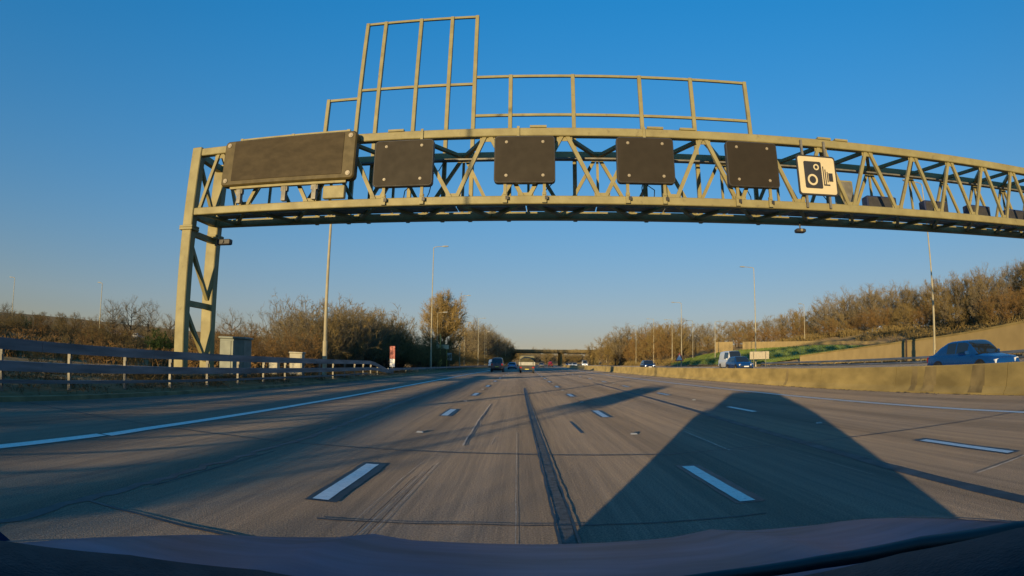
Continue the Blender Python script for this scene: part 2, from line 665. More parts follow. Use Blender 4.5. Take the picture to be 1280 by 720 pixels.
stripe('edge_line', [(XEL + .06, 6.75), (XEL, 8), (XEL, 330)], .2, .008, M['paint_line'], .004, step=1.2)
stripe('edge_line', [(XE, -40), (XE, 330)], .2, .008, M['paint_line'], .004, step=1.2)
# joints, seals and scrapes
stripe('repair_strip', [(.35, -12), (.37, 4), (.34, 12), (.30, 21), (.28, 31)], .125, .004, M['patch'], .015, w1=.075)
for dx in (-.068, .068):
    stripe('seal_line', [(.35 + dx, -12), (.37 + dx, 4), (.34 + dx * .9, 12), (.30 + dx * .75, 21), (.28 + dx * .6, 31)], .024, .008, M['tar'], .012, step=.13)
for y in (7.3, 9.4, 11.3, 12.4, 13.1, 14.6, 15.3, 16.6, 18, 19.1, 20.4, 22.4, 24):
    stripe('seal_line', [(.27, y), (.41, y + .05)], .035, .0085, M['tar'], .02, step=.05)
stripe('seal_line', [(-3.36, -12), (-3.31, 6), (-3.24, 7.6), (-3.2, 9.2), (-3.32, 12.7), (-3.47, 18), (-3.53, 31), (-3.55, 48)], .095, .0045, M['tar'], .08, step=.16)
stripe('scrape', [(-3.22, 4.6), (-3.17, 6), (-3.12, 7.4)], .02, .004, M['tar_soft'], .012)
stripe('seal_line', [(4.02, -14), (4.06, 3.5), (4.14, 6.1), (4.28, 8.5), (4.4, 11.7), (4.6, 17), (4.74, 25), (4.8, 40)], .24, .0045, M['tar_soft'], .03, w1=.14)
stripe('transverse_joint', [(-9.3, 8.5), (-4.8, 8.36), (0, 8.22), (2, 8.02), (3.2, 8.3), (6, 8.4), (13, 8.5)], .045, .0052, M['tar'], .015, step=.2)
stripe('transverse_joint', [(-1.5, 4.36), (-.3, 4.52), (2, 4.5)], .03, .0052, M['tar_soft'], .015, step=.2)
stripe('transverse_joint', [(-9, 17.6), (-4, 17.4)], .03, .0056, M['tar_soft'], .02, step=.3)
stripe('transverse_joint', [(-3.3, 3.7), (-2.5, 3.67), (-1.6, 3.6)], .05, .0052, M['tar'], .02, step=.2)
stripe('scrape', [(-.8, 9), (-.84, 13.2), (-.82, 18.4)], .018, .0042, M['scratch'], .015)
stripe('scrape', [(-.77, 9), (-.8, 13.2), (-.79, 18.4)], .02, .0048, M['tar'], .015)
stripe('scrape', [(1.12, 13), (1.15, 10.8)], .05, .0042, M['tar'], .015)
stripe('scrape', [(2.99, 10.7), (2.96, 8.1)], .03, .0042, M['scratch'], .01)
stripe('scrape', [(2.96, 8.1), (3.9, 8.1)], .02, .0044, M['tar'], .01)
stripe('scrape', [(-1.21, 4.2), (-1.19, 6.1), (-1.15, 7.3)], .007, .0042, M['scratch'], .006)
for dx in (0, .035, .09, .12):
    stripe('scrape', [(-1.13 + dx, 3.6), (-1.07 + dx, 6.4 + dx * 8)], .008, .0042, M['tar_soft'] if dx in (0, .09) else M['scratch'], .006, step=.15)
stripe('scrape', [(0, 3.9), (-.01, 11)], .007, .0042, M['scratch'], .006)
stripe('scrape', [(4.6, 4.62), (5.75, 4.85)], .03, .0048, M['scratch'], .01)
for k in range(46):                    # faint longitudinal tyre scrapes
    X = rnd.uniform(-8, 9); y = rnd.uniform(3.5, 30); l = rnd.uniform(.8, 5)
    stripe('scrape', [(X, y), (X + rnd.uniform(-.05, .05), y + l)], rnd.uniform(.004, .010), .0036 + k * 1e-5, M['scratch'] if rnd.random() < .45 else M['tar_soft'], .006)
for X in (17.2, 20.9, 24.6, 28.6):
    for k in range(0, 26):
        s = 2 + 9 * k
        stripe('lane_marking', [(X, s), (X, s + (2 if X < 28 else 9))], .15, OPP(X) + .006, M['paint_line'], parent=opp)

# ---------------------------------------------------------------- concrete barrier between the carriageways
def cb_ring(y, e=0.0):
    prof = [(12.90, 0.0), (12.90, .07), (13.03, .25), (13.10, .86), (13.12, .885), (13.28, .885), (13.30, .86), (13.37, .25), (13.5, .07), (13.5, 0)]
    c = W(0, y)[0]
    return [(c + x + (e if x < 13.2 else -e), y, z - .02) for x, z in prof]


bar = thing('concrete_barrier', 'long tan concrete barrier between the two carriageways', 'barrier', W(13.2, 0, 0))
o0 = tuple(bar.location)
yy = -30.0
seg = 0
while yy < 330:
    step = 6.0 if yy < 60 else (12 if yy < 150 else 30)
    mb = MB()
    n = 4
    mb.loft([cb_ring(yy + .012 + (step - .024) * k / n) for k in range(n + 1)])
    pc = mb.build('barrier_segment', [M['concrete']], bar, off=o0)
    if seg % 7 == 3: pc['label'] = 'slightly darker weathered stretch of the concrete barrier'
    yy += step
    seg += 1
# weather stains that run down its face, and two dark expansion posts
for (y, w) in ((15.5, .75), (16.6, .4), (13.0, .7), (27.5, .35), (72, .5)):
    mb = MB()
    c0, c1 = W(0, y)[0], W(0, y + w)[0]
    for (xa, za), (xb, zb) in (((12.897, .06), (13.027, .25)), ((13.027, .25), (13.097, .84))):
        mb.quad((c0 + xa, y, za), (c1 + xa, y + w, za), (c1 + xb, y + w - .05, zb), (c0 + xb, y + .06, zb))
    mb.build('weather_stain', [M['concrete_stain']], bar, off=o0)
# grit along its foot
gm = MB()
for k in range(700):
    y = rnd.uniform(2, 90); X = 12.86 - abs(rnd.gauss(0, .1)); s = rnd.uniform(.008, .035)
    c = W(X, y)
    gm.tri((c[0] - s, y, .004), (c[0] + s, y + s, .004), (c[0], y + s * .5, s * 1.2 + .004))
    gm.tri((c[0] - s, y + s, .004), (c[0] + s, y - s * .4, .004), (c[0], y + s * .3, s * 1.1 + .004))
tag(gm.build('road_grit', [M['tar_soft']]), kind='stuff')

# ---------------------------------------------------------------- steel safety barriers on the left
def beam_profile(w, h):
    return [(-w / 2, -h / 2 + .03), (-w / 2 + .03, -h / 2), (w / 2 - .01, -h / 2), (w / 2, h / 2), (-w / 2 + .03, h / 2), (-w / 2, h / 2 - .03)]


def long_rail(name, X, z, w, h, y0, y1, parent, m, dz=None, o=(0, 0, 0), step=2.4):
    mb = MB()
    ys = []
    y = y0
    while y < y1:
        ys.append(y)
        y += step
    ys.append(y1)
    mb.loft([[(W(X(y) if callable(X) else X, y)[0] + a, y, z + (dz(y) if dz else 0) + b) for a, b in beam_profile(w, h)] for y in ys])
    return mb.build(name, [m], parent, off=o)


def XB(y):
    return -9.95 - sstep(y, 30, 60) * .75


lb = thing('safety_barrier', 'grey steel double box beam safety barrier on the verge beneath the gantry leg', 'safety barrier', (-9.95, 12, .1))
lo = tuple(lb.location)
drop = lambda y: -.75 * sstep(y, 40, 50)
rmp = lambda y: -.35 * sstep(y, 41, 50)
def rail_seg(z, w, h, dz):
    y = -14.4
    while y < 49:
        y1 = min(y + 4.8, 50)
        long_rail('box_beam', XB, z, w, h, y + .004, y1 - .004, lb, M['rail'], dz, lo, 1.2)
        y = y1
rail_seg(1.075, .14, .23, drop)
rail_seg(.64, .14, .20, rmp)
long_rail('low_rail', XB, .33, .06, .075, -14.4, 40, lb, M['rail'], None, lo)
y = -13.0
while y < 48:
    mb = MB()
    top = 1.02 + drop(y)
    x = W(XB(y) - .13, y)[0]
    mb.box(x - .04, x + .04, y - .03, y + .03, .02, top)
    mb.box(x + .03, x + .07, y - .04, y + .04, max(.3, top - .16), top + .03)
    mb.build('post', [M['galv2']], lb, off=lo)
    y += 2.38
lb2 = thing('low_safety_barrier', 'lower grey steel barrier running on from the ramped barrier end towards the trees', 'safety barrier', W(-10.7, 50, .1))
lo = tuple(lb2.location)
long_rail('box_beam', -10.7, .52, .12, .2, 49, 175, lb2, M['rail'], None, lo, 4.8)
y = 51.0
while y < 175:
    mb = MB()
    x = W(-10.83, y)[0]
    mb.box(x - .05, x + .05, y - .035, y + .035, .0, .5)
    mb.build('post', [M['galv2']], lb2, off=lo)
    y += 3.2

# guard rail on the far verge of the other carriageway
gb = thing('far_safety_barrier', 'steel guard rail on posts along the far verge, beside the tan sloping wall', 'safety barrier', W(32.4, 50, .4))
lo = tuple(gb.location)
long_rail('rail_beam', 32.4, 1.0, .08, .2, 8, 78, gb, M['rail'], lambda y: .0, lo, 4)
long_rail('rail_beam', 32.4, .62, .08, .16, 8, 78, gb, M['rail'], lambda y: .0, lo, 4)
y = 9.0
while y < 78:
    mb = MB()
    x = W(32.52, y)[0]
    mb.box(x - .05, x + .05, y - .05, y + .05, .3, 1.08)
    mb.build('post', [M['galv2']], gb, off=lo)
    y += 3.2

# walls of the slip road on the right
def wall(name, label, pts, thick, m, coping=None):
    """pts: (x, y, z_bottom, z_top) world, left to right"""
    t = thing(name, label, 'retaining wall', (pts[0][0], pts[0][1], pts[0][2]))
    lo = tuple(t.location)
    for a, b in zip(pts, pts[1:]):
        d = Vector((b[0] - a[0], b[1] - a[1], 0)).normalized()
        n = Vector((-d.y, d.x, 0))
        if n.y < 0: n = -n
        off = n * thick
        mb = MB()
        mb.loft([[(p[0], p[1], p[2]), (p[0] + off.x, p[1] + off.y, p[2]), (p[0] + off.x, p[1] + off.y, p[3]), (p[0], p[1], p[3])] for p in (a, b)])
        mb.build('wall_panel', [m], t, off=lo)
        if coping:
            mb = MB()
            mb.loft([[(p[0] - n.x * .05, p[1] - n.y * .05, p[3] + .002), (p[0] + off.x * 1.15, p[1] + off.y * 1.15, p[3] + .002), (p[0] + off.x * 1.15, p[1] + off.y * 1.15, p[3] + .14), (p[0] - n.x * .05, p[1] - n.y * .05, p[3] + .14)] for p in (a, b)])
            mb.build('coping', [coping], t, off=lo)
    return t


wall('tan_wall', 'long tan wall rising towards the road behind the far guard rail', [(35.3, 70.5, .3, 1.70), (35.3, 61, .3, 2.05), (35.3, 51, .3, 2.35), (35.3, 45, .3, 2.5), (35.3, 39, .3, 2.62), (35.3, 34, .3, 2.82), (35.3, 28, .3, 3.05), (35.3, 20, .3, 3.3), (35.3, 8, .3, 3.6)], .35, M['wallboard'], M['concrete'])
wall('upper_wall', 'upper tan wall above the green bank, right of the gap', [(50, 129.5, 3.2, 5.75), (50.4, 118, 3.0, 5.3), (50.8, 105, 2.8, 4.8), (51.2, 92, 2.2, 4.35), (51.6, 80, 1.5, 3.7), (52, 72, 1.2, 3.2)], .35, M['wallboard'])
wall('short_wall', 'short tan wall above the green bank, left of the gap', [(50, 149, 3.4, 6.4), (50, 137, 3.2, 6.05)], .35, M['wallboard'])
# mown green bank between the walls
gbm = MB()
xs = [37.2, 40, 43, 46, 49.6]
ysb = [68 + 4 * i for i in range(0, 24)]
for y in ysb:
    for X in xs:
        gbm.v.append((X + .6, y, HW(X + .6, y) + .10))
n = len(xs)
for i in range(len(ysb) - 1):
    for j in range(n - 1):
        a = i * n + j
        gbm.f.append((a, a + 1, a + n + 1, a + n)); gbm.mi.append(0)
for k in range(9000):
    y = rnd.uniform(68, 158); x = rnd.uniform(37.9, 50); z = HW(x, y) + .09
    a = rnd.uniform(0, 6.28); s = .09
    gbm.tri((x - s * math.cos(a), y - s * math.sin(a), z), (x + s * math.cos(a), y + s * math.sin(a), z), (x + rnd.uniform(-.1, .1), y, z + rnd.uniform(.12, .3)))
tag(gbm.build('green_bank_grass', [M['grass']], smooth=None), kind='stuff')

# ---------------------------------------------------------------- sign gantry over the whole road
GM = math.atan(.0614)
def GL(u, v, z=0.0):
    """gantry coordinates (along, away from us) to world"""
    c, s = math.cos(GM), math.sin(GM)
    return (u * c + v * s, 19.5 - u * s + v * c, z)


GU0, GV0 = -12.62, 1.0
gan = thing('sign_gantry', 'grey-green steel lattice gantry spanning every lane on twin legs', 'gantry', GL(GU0, GV0, 0), -GM)
OFF = (GU0, GV0, 0)
UE = 45.0                          # the far legs stand beyond the opposite carriageway
V = 2.0
def gbuild(mb, name, m=None):
    return mb.build(name, [m or M['galv']], gan, off=OFF)


for (v, nm) in ((0, 'front'), (V, 'rear')):
    z0, z1 = (8.77, 9.07) if v == 0 else (8.64, 8.92)
    mb = MB()
    mb.box(-12.4, UE, v - .15, v + .15, z0, z1, ch=.025)
    gbuild(mb, 'top_chord')
    z0, z1 = (6.38, 6.66) if v == 0 else (6.34, 6.62)
    mb = MB()
    mb.box(-12.4, UE, v - .15, v + .15, z0, z1, ch=.025)
    gbuild(mb, 'bottom_chord')
T = [-11.5, -8.8, -6.1, -3.6, -1.1, 1.5, 3.95, 6.3, 8.6, 10.9, 13.0, 15.3, 17.35, 19.45, 21.5, 23.6, 25.7, 27.8, 29.9, 32, 34.1, 36.2, 38.3, 40.4, 42.5]
Bn = [-12.3, -10.1, -7.4, -4.85, -2.2] + [(a + b) / 2 for a, b in zip(T[4:], T[5:])] + [43.6]
fl, rl, tb, bb = MB(), MB(), MB(), MB()
for i, t in enumerate(T):
    for b in (Bn[i], Bn[i + 1]):
        sgn = -.09 if b < t else .09
        fl.beam((t + sgn, 0, 8.80), (b - sgn, 0, 6.62), .13, .13)
        rl.beam((b + sgn * 0 + (.09 if b < t else -.09), V, 8.66), (t, V, 6.58), .12, .12)
        tb.beam((t, .05, 8.84), (b, V - .05, 8.74), .15, .12)
        bb.beam((b, .05, 6.48), (t, V - .05, 6.46), .13, .10)
    g_ = MB(); g_.box(t - .26, t + .26, -.012, .012, 8.62, 8.778); gbuild(g_, 'gusset_plate')
    g_ = MB(); g_.box(Bn[i + 1] - .26, Bn[i + 1] + .26, -.012, .012, 6.652, 6.8); gbuild(g_, 'gusset_plate')
for b in Bn[1:-1]:
    rl.beam((b, V, 8.66), (b, V, 6.58), .09, .09)
gbuild(fl, 'front_lattice'); gbuild(rl, 'rear_lattice'); gbuild(tb, 'top_bracing'); gbuild(bb, 'bottom_bracing');
# walkway grating under the rear half
wk = MB()
u = -11.8
while u < UE - 1:
    wk.box(u, u + 2.36, .75, 1.35, 6.505, 6.545)
    u += 2.4
gbuild(wk, 'walkway_grating', M['galv2'])
# legs: two box columns each, braced one to the other
for side, uc in ((0, -12.62), (1, UE + .25)):
    for v, w in ((0.0, .46), (1.95, .52)):
        mb = MB()
        mb.box(uc - w / 2, uc + w / 2, v - .2, v + .2, .45, 9.13 if v == 0 else 9.0, ch=.03)
        gbuild(mb, 'column')
        mb = MB(); mb.box(uc - w / 2 - .12, uc + w / 2 + .12, v - .32, v + .32, .36, .45); gbuild(mb, 'base_plate')
        mb = MB(); mb.box(uc - w / 2 - .09, uc + w / 2 + .09, v - .28, v + .28, 5.80, 5.90, ch=.015); mb.box(uc - w / 2 - .09, uc + w / 2 + .09, v - .28, v + .28, 5.90, 5.98, ch=.015)
        gbuild(mb, 'column_flange')
        mb = MB()
        mb.box(uc - .75, uc + .75, v - .7, v + .7, -.3, .36, ch=.04)
        gbuild(mb, 'footing', M['concrete_stain'])
    br = MB()
    for (za, zb) in ((5.3, 3.35), (2.75, .9)):
        br.beam((uc + .02, .2, za), (uc + .02, 1.75, zb), .16, .16)
    for z in (5.75, 3.05, ):
        br.beam((uc, .2, z), (uc, 1.75, z), .2, .22)
    br.beam((uc, .2, 6.5), (uc, 1.75, 6.5), .3, .3)
    br.beam((uc, .2, 8.85), (uc, 1.75, 8.8), .26, .26)
    br.beam((uc, .2, 8.6), (uc, 1.75, 6.7), .14, .14)
    gbuild(br, 'leg_bracing')
# splice boxes on the top chord
for u in (-4.3, .62, 4.6, 5.75, 11.05, 11.8):
    mb = MB()
    mb.box(u - .28, u + .28, -.17, .17, 9.072, 9.15)
    gbuild(mb, 'splice_cover')
for u in (-3.35, -.05, 4.2):
    mb = MB()
    mb.box(u - .045, u + .045, -.20, -.152, 8.72, 9.11)
    gbuild(mb, 'clamp')
# cable tray and loose cables
cab = MB()
cab.box(-12, UE, 1.5, 1.75, 8.5, 8.56)
gbuild(cab, 'cable_tray', M['galv2'])
cb = MB()
r2 = random.Random(3)
for u in (-4.0, -3.2, .3, .9, 4.1, 4.5, 8.0, 11.2):
    p = [(u + r2.uniform(-.5, .5) * k / 4, .3 + 1.5 * k / 5, 6.7 + 1.9 * k / 5 + r2.uniform(-.12, .12)) for k in range(6)]
    cb = MB(); cb.tube(p, .018, 5); gbuild(cb, 'cable', M['black'])

# empty sign frames that stand up behind the gantry
FV = 2.28
def frame(name, label, posts, rails, zbot):
    u0 = posts[0][0]
    t = thing(name, label, 'sign frame', GL(u0, FV, zbot), -GM)
    of = (u0, FV, zbot)
    for (u, z) in posts:
        mb = MB()
        mb.box(u - .075, u + .075, FV - .09, FV + .09, zbot, z, ch=.012)
        mb.build('post', [M['galv']], t, off=of)
        mb = MB()
        for zz in (6.5, 8.78):
            mb = MB(); mb.box(u - .11, u + .11, FV - .135, FV - .092, zz - .1, zz + .1)
            mb.build('bracket', [M['galv2']], t, off=of)
    for (a, b, z) in rails:
        mb = MB()
        mb.beam((a, FV - .0, z), (b, FV - .0, z), .1, .1)
        mb.build('rail', [M['galv']], t, off=of)
tall = [-6.66, -5.85, -4.3, -2.98, -1.94]
TZ = 15.28
frame('tall_sign_frame', 'tall empty sign frame of five posts standing highest above the gantry', [(u, TZ) for u in tall],
      [(a + .076, b - .076, z) for a, b in zip(tall, tall[1:]) for z in (TZ - .06, 11.98)], 6.36)
low = [-.52, 1.9, 4.52, 6.6, 8.92]
frame('long_sign_frame', 'long low empty sign frame above the dark signals, right of the tall frame', [(u, 12.34) for u in low],
      [(a + .076, b - .076, z) for a, b in zip([-1.94] + low, low) for z in (12.28, 10.58)], 6.36)
frame('short_sign_frame', 'short one-bay empty sign frame left of the tall frame, behind the wide message panel', [(-8.0, 11.68)], [(-7.924, -6.74, 11.62)], 6.36)

# lane signals (dark, switched off)
def signal(u0, u1, z0, z1, label, k):
    uc, zc = (u0 + u1) / 2, z0
    t = thing('lane_signal', label, 'lane signal', GL(uc, -.3, zc), -GM, 'dark lane signals on the gantry')
    of = (uc, -.3, zc)
    mb = MB()
    plate(mb, u0, u1, z0, z1, .13, -.42, -.20, bev=.025)
    mb.build('case', [M['signal_side']], t, off=of)
    mb = MB()
    plate(mb, u0 + .035, u1 - .035, z0 + .035, z1 - .035, .10, -.428, -.415, bev=.004)
    mb.build('face', [M['signal']], t, off=of)
    w, h = u1 - u0, z1 - z0
    for fx in (.20, .80):
        for fz in (.15, .86):
            x, z = u0 + w * fx, z0 + h * fz
            mb = MB()
            mb.disc((x, -.428, z), .05, 'y', 14, .018)
            mb.disc((x, -.446, z), .03, 'y', 12, .012)
            mb.build('corner_lamp', [M['lens']], t, off=of)
    for fx in (.18, .82):
        x = u0 + w * fx
        mb = MB()
        mb.box(x - .05, x + .05, -.28, -.20, 6.66, z0 + .1)
        mb.box(x - .07, x + .07, -.25, -.153, 6.40, 6.75)
        mb.build('bracket', [M['galv']], t, off=of)
        mb = MB()
        mb.box(x + .02, x + .12, -.285, -.155, 6.50, 6.62)
        mb.build('clamp', [M['black']], t, off=of)
for k, (a, b, z0, z1, l) in enumerate([(-4.93, -2.86, 6.98, 8.64, 'dark square lane signal next to the wide message panel'), (-.82, 1.18, 7.02, 8.67, 'dark square lane signal over our lane, second from the wide message panel'),
                                       (3.20, 5.14, 7.04, 8.65, 'dark square lane signal third from the wide message panel'), (7.0, 8.9, 7.03, 8.66, 'dark square lane signal next to the speed camera sign')]):
    signal(a, b, z0, z1, l, k)

# wide message panel
t = thing('message_panel', 'wide brown switched-off message panel at the left end of the gantry', 'message sign', GL(-8.2, -.4, 7.3), -GM)
of = (-8.2, -.4, 7.3)
mb = MB(); plate(mb, -10.97, -5.58, 7.28, 9.04, .16, -.58, -.22, bev=.05); mb.build('case', [M['bezel']], t, off=of)
mb = MB(); plate(mb, -10.52, -6.03, 7.46, 8.98, .04, -.592, -.575, bev=.01); mb.build('face', [M['vms']], t, off=of)
for x in (-10.76, -5.8):
    for z in (7.48, 8.86):
        mb = MB(); mb.disc((x, -.58, z), .085, 'y', 16, .03); mb.disc((x, -.61, z), .05, 'y', 12, .015); mb.build('corner_lamp', [M['lens']], t, off=of)
mb = MB(); mb.beam((-10.4, -.30, 9.15), (-6.0, -.30, 9.15), .06, .06); mb.build('top_rail', [M['galv']], t, off=of)
for x in (-10.4, -8.2, -6.0):
    mb = MB(); mb.box(x - .06, x + .06, -.34, -.26, 9.02, 9.2); mb.build('rail_bracket', [M['galv']], t, off=of)
mb = MB(); mb.box(-10.6, -5.9, -.45, -.28, 7.19, 7.275); mb.build('bottom_rail', [M['galv']], t, off=of)
for x in (-10.2, -8.3, -7.1):
    mb = MB(); mb.box(x - .08, x + .08, -.40, -.20, 6.665, 7.2); mb.box(x - .13, x + .13, -.38, -.22, 7.02, 7.185); mb.build('support', [M['galv2']], t, off=of)
mb = MB(); mb.box(-6.75, -5.95, -.38, -.16, 6.665, 7.12, ch=.02); mb.build('control_box', [M['galv']], t, off=of)

# speed camera sign
t = thing('speed_camera_sign', 'cream square sign with a black camera symbol on the gantry', 'road sign', GL(10.5, -.2, 6.9), -GM)
of = (10.5, -.2, 6.9)
mb = MB(); plate(mb, 9.68, 11.30, 6.88, 8.36, .12, -.30, -.25, bev=.008); mb.build('backing', [M['black']], t, off=of)
mb = MB(); plate(mb, 9.74, 11.24, 6.94, 8.30, .09, -.307, -.298, bev=.002); mb.build('panel', [M['signwhite']], t, off=of)
sx = lambda a: 9.68 + 1.62 * a            # fractions of the sign, from its lower left corner
sz = lambda b: 6.88 + 1.48 * b
y0, y1, y2 = -.316, -.306, -.325
mb = MB(); plate(mb, sx(.17), sx(.61), sz(.17), sz(.84), .06, y0, y1, bev=.002)
mb.box(sx(.78), sx(.89), y0, y1, sz(.36), sz(.57))
for (a0, a1, b0, b1) in ((.64, .665, .26, .73), (.69, .715, .29, .66), (.74, .765, .34, .60)):
    mb.box(sx(a0), sx(a1), y0, y1, sz(b0), sz(b1))
mb.box(sx(.64), sx(.80), y0, y1, sz(.25), sz(.285))
mb.build('camera_symbol', [M['black']], t, off=of)
def ring(mb, cx, cz, r0, r1, yb, yf, n=24):
    for k in range(n):
        a, b = 2 * math.pi * k / n, 2 * math.pi * (k + 1) / n
        q = lambda r, t, y: (cx + r * math.cos(t), y, cz + r * math.sin(t))
        mb.quad(q(r0, a, yf), q(r1, a, yf), q(r1, b, yf), q(r0, b, yf))
        mb.quad(q(r1, a, yf), q(r1, a, yb), q(r1, b, yb), q(r1, b, yf))
        mb.quad(q(r0, a, yb), q(r0, a, yf), q(r0, b, yf), q(r0, b, yb))
mb = MB(); ring(mb, sx(.36), sz(.38), .135, .205, y0, y2); mb.build('lens_ring', [M['signwhite']], t, off=of)
mb = MB(); ring(mb, sx(.48), sz(.70), .065, .115, y0, y2); mb.build('lens_ring', [M['signwhite']], t, off=of)
for x in (10.0, 10.95):
    mb = MB(); mb.box(x - .04, x + .04, -.25, -.153, 6.45, 8.95); mb.build('bracket', [M['galv2']], t, off=of)

# speed camera boxes and the backs of the opposite carriageway's units, standing on the gantry
def unit(name, label, u0, u1, v0, v1, z0, z1, m, m2, cat='signal box', tilt=0, group=None):
    uc, vc = (u0 + u1) / 2, (v0 + v1) / 2
    t = thing(name, label, cat, GL(uc, vc, 6.62), -GM, group)
    of = (uc, vc, 6.62)
    mb = MB(); mb.box(u0, u1, v0, v1, z0, z1, ch=.03); mb.build('case', [m], t, off=of)
    mb = MB(); mb.box(u0 + .06, u1 - .06, v0 - .02, v0 - .002, z0 + .06, z1 - .06, ch=.006); mb.build('door', [m2], t, off=of)
    mb = MB(); mb.box(uc - .06, uc + .06, vc - .06, vc + .06, 6.56, z0 + .01); mb.box(uc - .16, uc + .16, vc - .12, vc + .12, 6.56, 6.62); mb.build('stand', [M['galv2']], t, off=of)
unit('speed_camera', 'pale boxy speed camera behind the camera sign', 11.95, 12.55, .75, 1.35, 6.72, 7.85, M['galv'], M['galv2'], 'speed camera')
for i, (u0, u1, l) in enumerate(((13.45, 14.95, 'dark signal box facing the other way, nearest the speed camera'), (16.5, 17.9, 'dark signal box facing the other way, second from the speed camera'),
                                 (19.2, 20.7, 'dark signal box facing the other way, third from the speed camera'), (22.0, 23.5, 'dark signal box facing the other way, at the picture edge'))):
    unit('signal_box', l, u0, u1, 1.25, 1.75, 6.70, 7.48, M['dark_blue_case'], M['darkcase'], 'signal box', group='dark signal boxes for the other carriageway')
# small detector hung below, and a camera on the leg
t = thing('traffic_detector', 'small dark detector hung below the gantry near the camera sign', 'detector', GL(10.4, 1.6, 5.95), -GM)
mb = MB(); mb.box(-.2, .2, -.15, .15, .0, .14, ch=.03); mb.build('case', [M['darkcase']], t)
mb = MB(); mb.tube([(0, 0, .14), (0, 0, .42)], .03, 8); mb.build('stem', [M['darkcase']], t)
mb = MB(); mb.disc((.0, -.15, .07), .05, 'y', 12, .03); mb.build('lens', [M['lens']], t)
t = thing('traffic_camera', 'small camera on a bracket at the top of the gantry leg', 'camera', GL(-12.36, 1.3, 5.55), -GM)
mb = MB(); mb.beam((.0, .4, .0), (.45, .2, .0), .07, .07); mb.build('arm', [M['galv2']], t)
mb = MB(); mb.box(.3, .95, -.0, .26, -.06, .16, ch=.03); mb.build('housing', [M['darkcase']], t)
mb = MB(); mb.disc((.6, .0, .05), .07, 'y', 12, .05); mb.build('lens', [M['black']], t)

# ---------------------------------------------------------------- street furniture
def lamp_post(name, label, X, y, h, arm=1.5, side=1, z=None, world=None, group=None, r=.11, lit=False):
    x, yy, _ = W(X, y) if world is None else (world[0], world[1], 0)
    zz = HW(x, yy) if z is None else z
    t = thing(name, label, 'lamp post', (x, yy, zz), heading(yy), group)
    mb = MB(); mb.tube([(0, 0, -.2), (0, 0, 1.6), (0, 0, 1.62), (0, 0, h * .45), (0, 0, h * .46), (0, 0, h)], [r, r, r * .82, r * .74, r * .58, r * .42], 10); mb.build('pole', [M['lamp']], t, smooth=.6)
    mb = MB(); mb.tube([(0, 0, h - .02), (side * .12, 0, h + .10), (side * .5, 0, h + .16), (side * arm, 0, h + .2)], [r * .42, r * .38, r * .34, r * .3], 8); mb.build('arm', [M['lamp']], t, smooth=.8)
    mb = MB()
    a = arm
    mb.loft([[(side * (a - .1) , -.08, h + .14), (side * (a - .1), .08, h + .14), (side * (a - .1), .07, h + .26), (side * (a - .1), -.07, h + .26)],
             [(side * (a + .2), -.13, h + .13), (side * (a + .2), .13, h + .13), (side * (a + .2), .09, h + .29), (side * (a + .2), -.09, h + .29)],
             [(side * (a + .62), -.10, h + .16), (side * (a + .62), .10, h + .16), (side * (a + .62), .07, h + .28), (side * (a + .62), -.07, h + .28)]])
    mb.build('lantern', [M['lantern']], t)
    mb = MB(); mb.box(-.05, .05, -r - .012, -r + .02, .5, 1.1, ch=.008); mb.build('service_door', [M['galv2']], t)
    return t


M['lamp'] = mat('lamp_column_steel', (.36, .315, .20), .5, metal=.0, noise=.1, nscale=1.5)
M['lantern'] = mat('lantern_body', (.28, .28, .25), .45, noise=.06)
GRPL = 'lamp posts along the left verge'
t0 = lamp_post('lamp_post', 'tall thin lamp post left of the big round tree, its lantern high in the sky', -11.0, 74, 15, 1.2, 1, group=GRPL)
for X, y, h, l in ((-12.9, 122, 14.2, 'lamp post in front of the big round tree'), (-13.6, 170, 13.2, 'lamp post just right of the big round tree, among the roadside trees'), (-14.4, 205, 13.3, 'lamp post beyond the big round tree, above the dark car ahead'),
                  (-15, 262, 13.5, 'distant lamp post against the dark roadside trees'), (-15.6, 318, 13.5, 'farthest lamp post of the left verge, against the dark trees')):
    lamp_post('lamp_post', l, X, y, h, 1.4, 1, group=GRPL)
# shorter posts of the slip road on the left, between the tall ones
for wx, wy, h, l in ((-13.2, 100, 9.0, 'short lamp post standing before the foot of the big round tree'), (-11.6, 133, 9.5, 'short lamp post right of the big round tree'), (-10.0, 186, 10.3, 'short lamp post behind the others along the left trees')):
    lamp_post('lamp_post', l, 0, 0, h, 1.0, 1, world=(wx, wy), group='short lamp posts of the left slip road', r=.09)
lamp_post('lamp_post', 'lone lamp post at the far left edge above the brown scrub', 0, 0, 10, 1.3, -1, world=(-92.5, 80), group='lamp posts in the left fields', r=.14)
lamp_post('lamp_post', 'lamp post over the brown scrub, between the left edge and the gantry leg', 0, 0, 9.6, .5, -1, world=(-67.2, 80), group='lamp posts in the left fields', r=.14)
t = thing('mast', 'plain grey mast behind the barrier, its top hidden by the gantry', 'mast', (-10.75, 33, .2))
mb = MB(); mb.tube([(0, 0, -.2), (0, 0, 2), (0, 0, 2.02), (0, 0, 9.2)], [.13, .13, .10, .07], 10); mb.build('pole', [M['lamp']], t, smooth=.6)
mb = MB(); mb.box(-.14, .14, -.1, .1, 9.2, 9.5, ch=.03); mb.build('camera_head', [M['galv2']], t)
GRPR = 'lamp posts beyond the opposite carriageway'
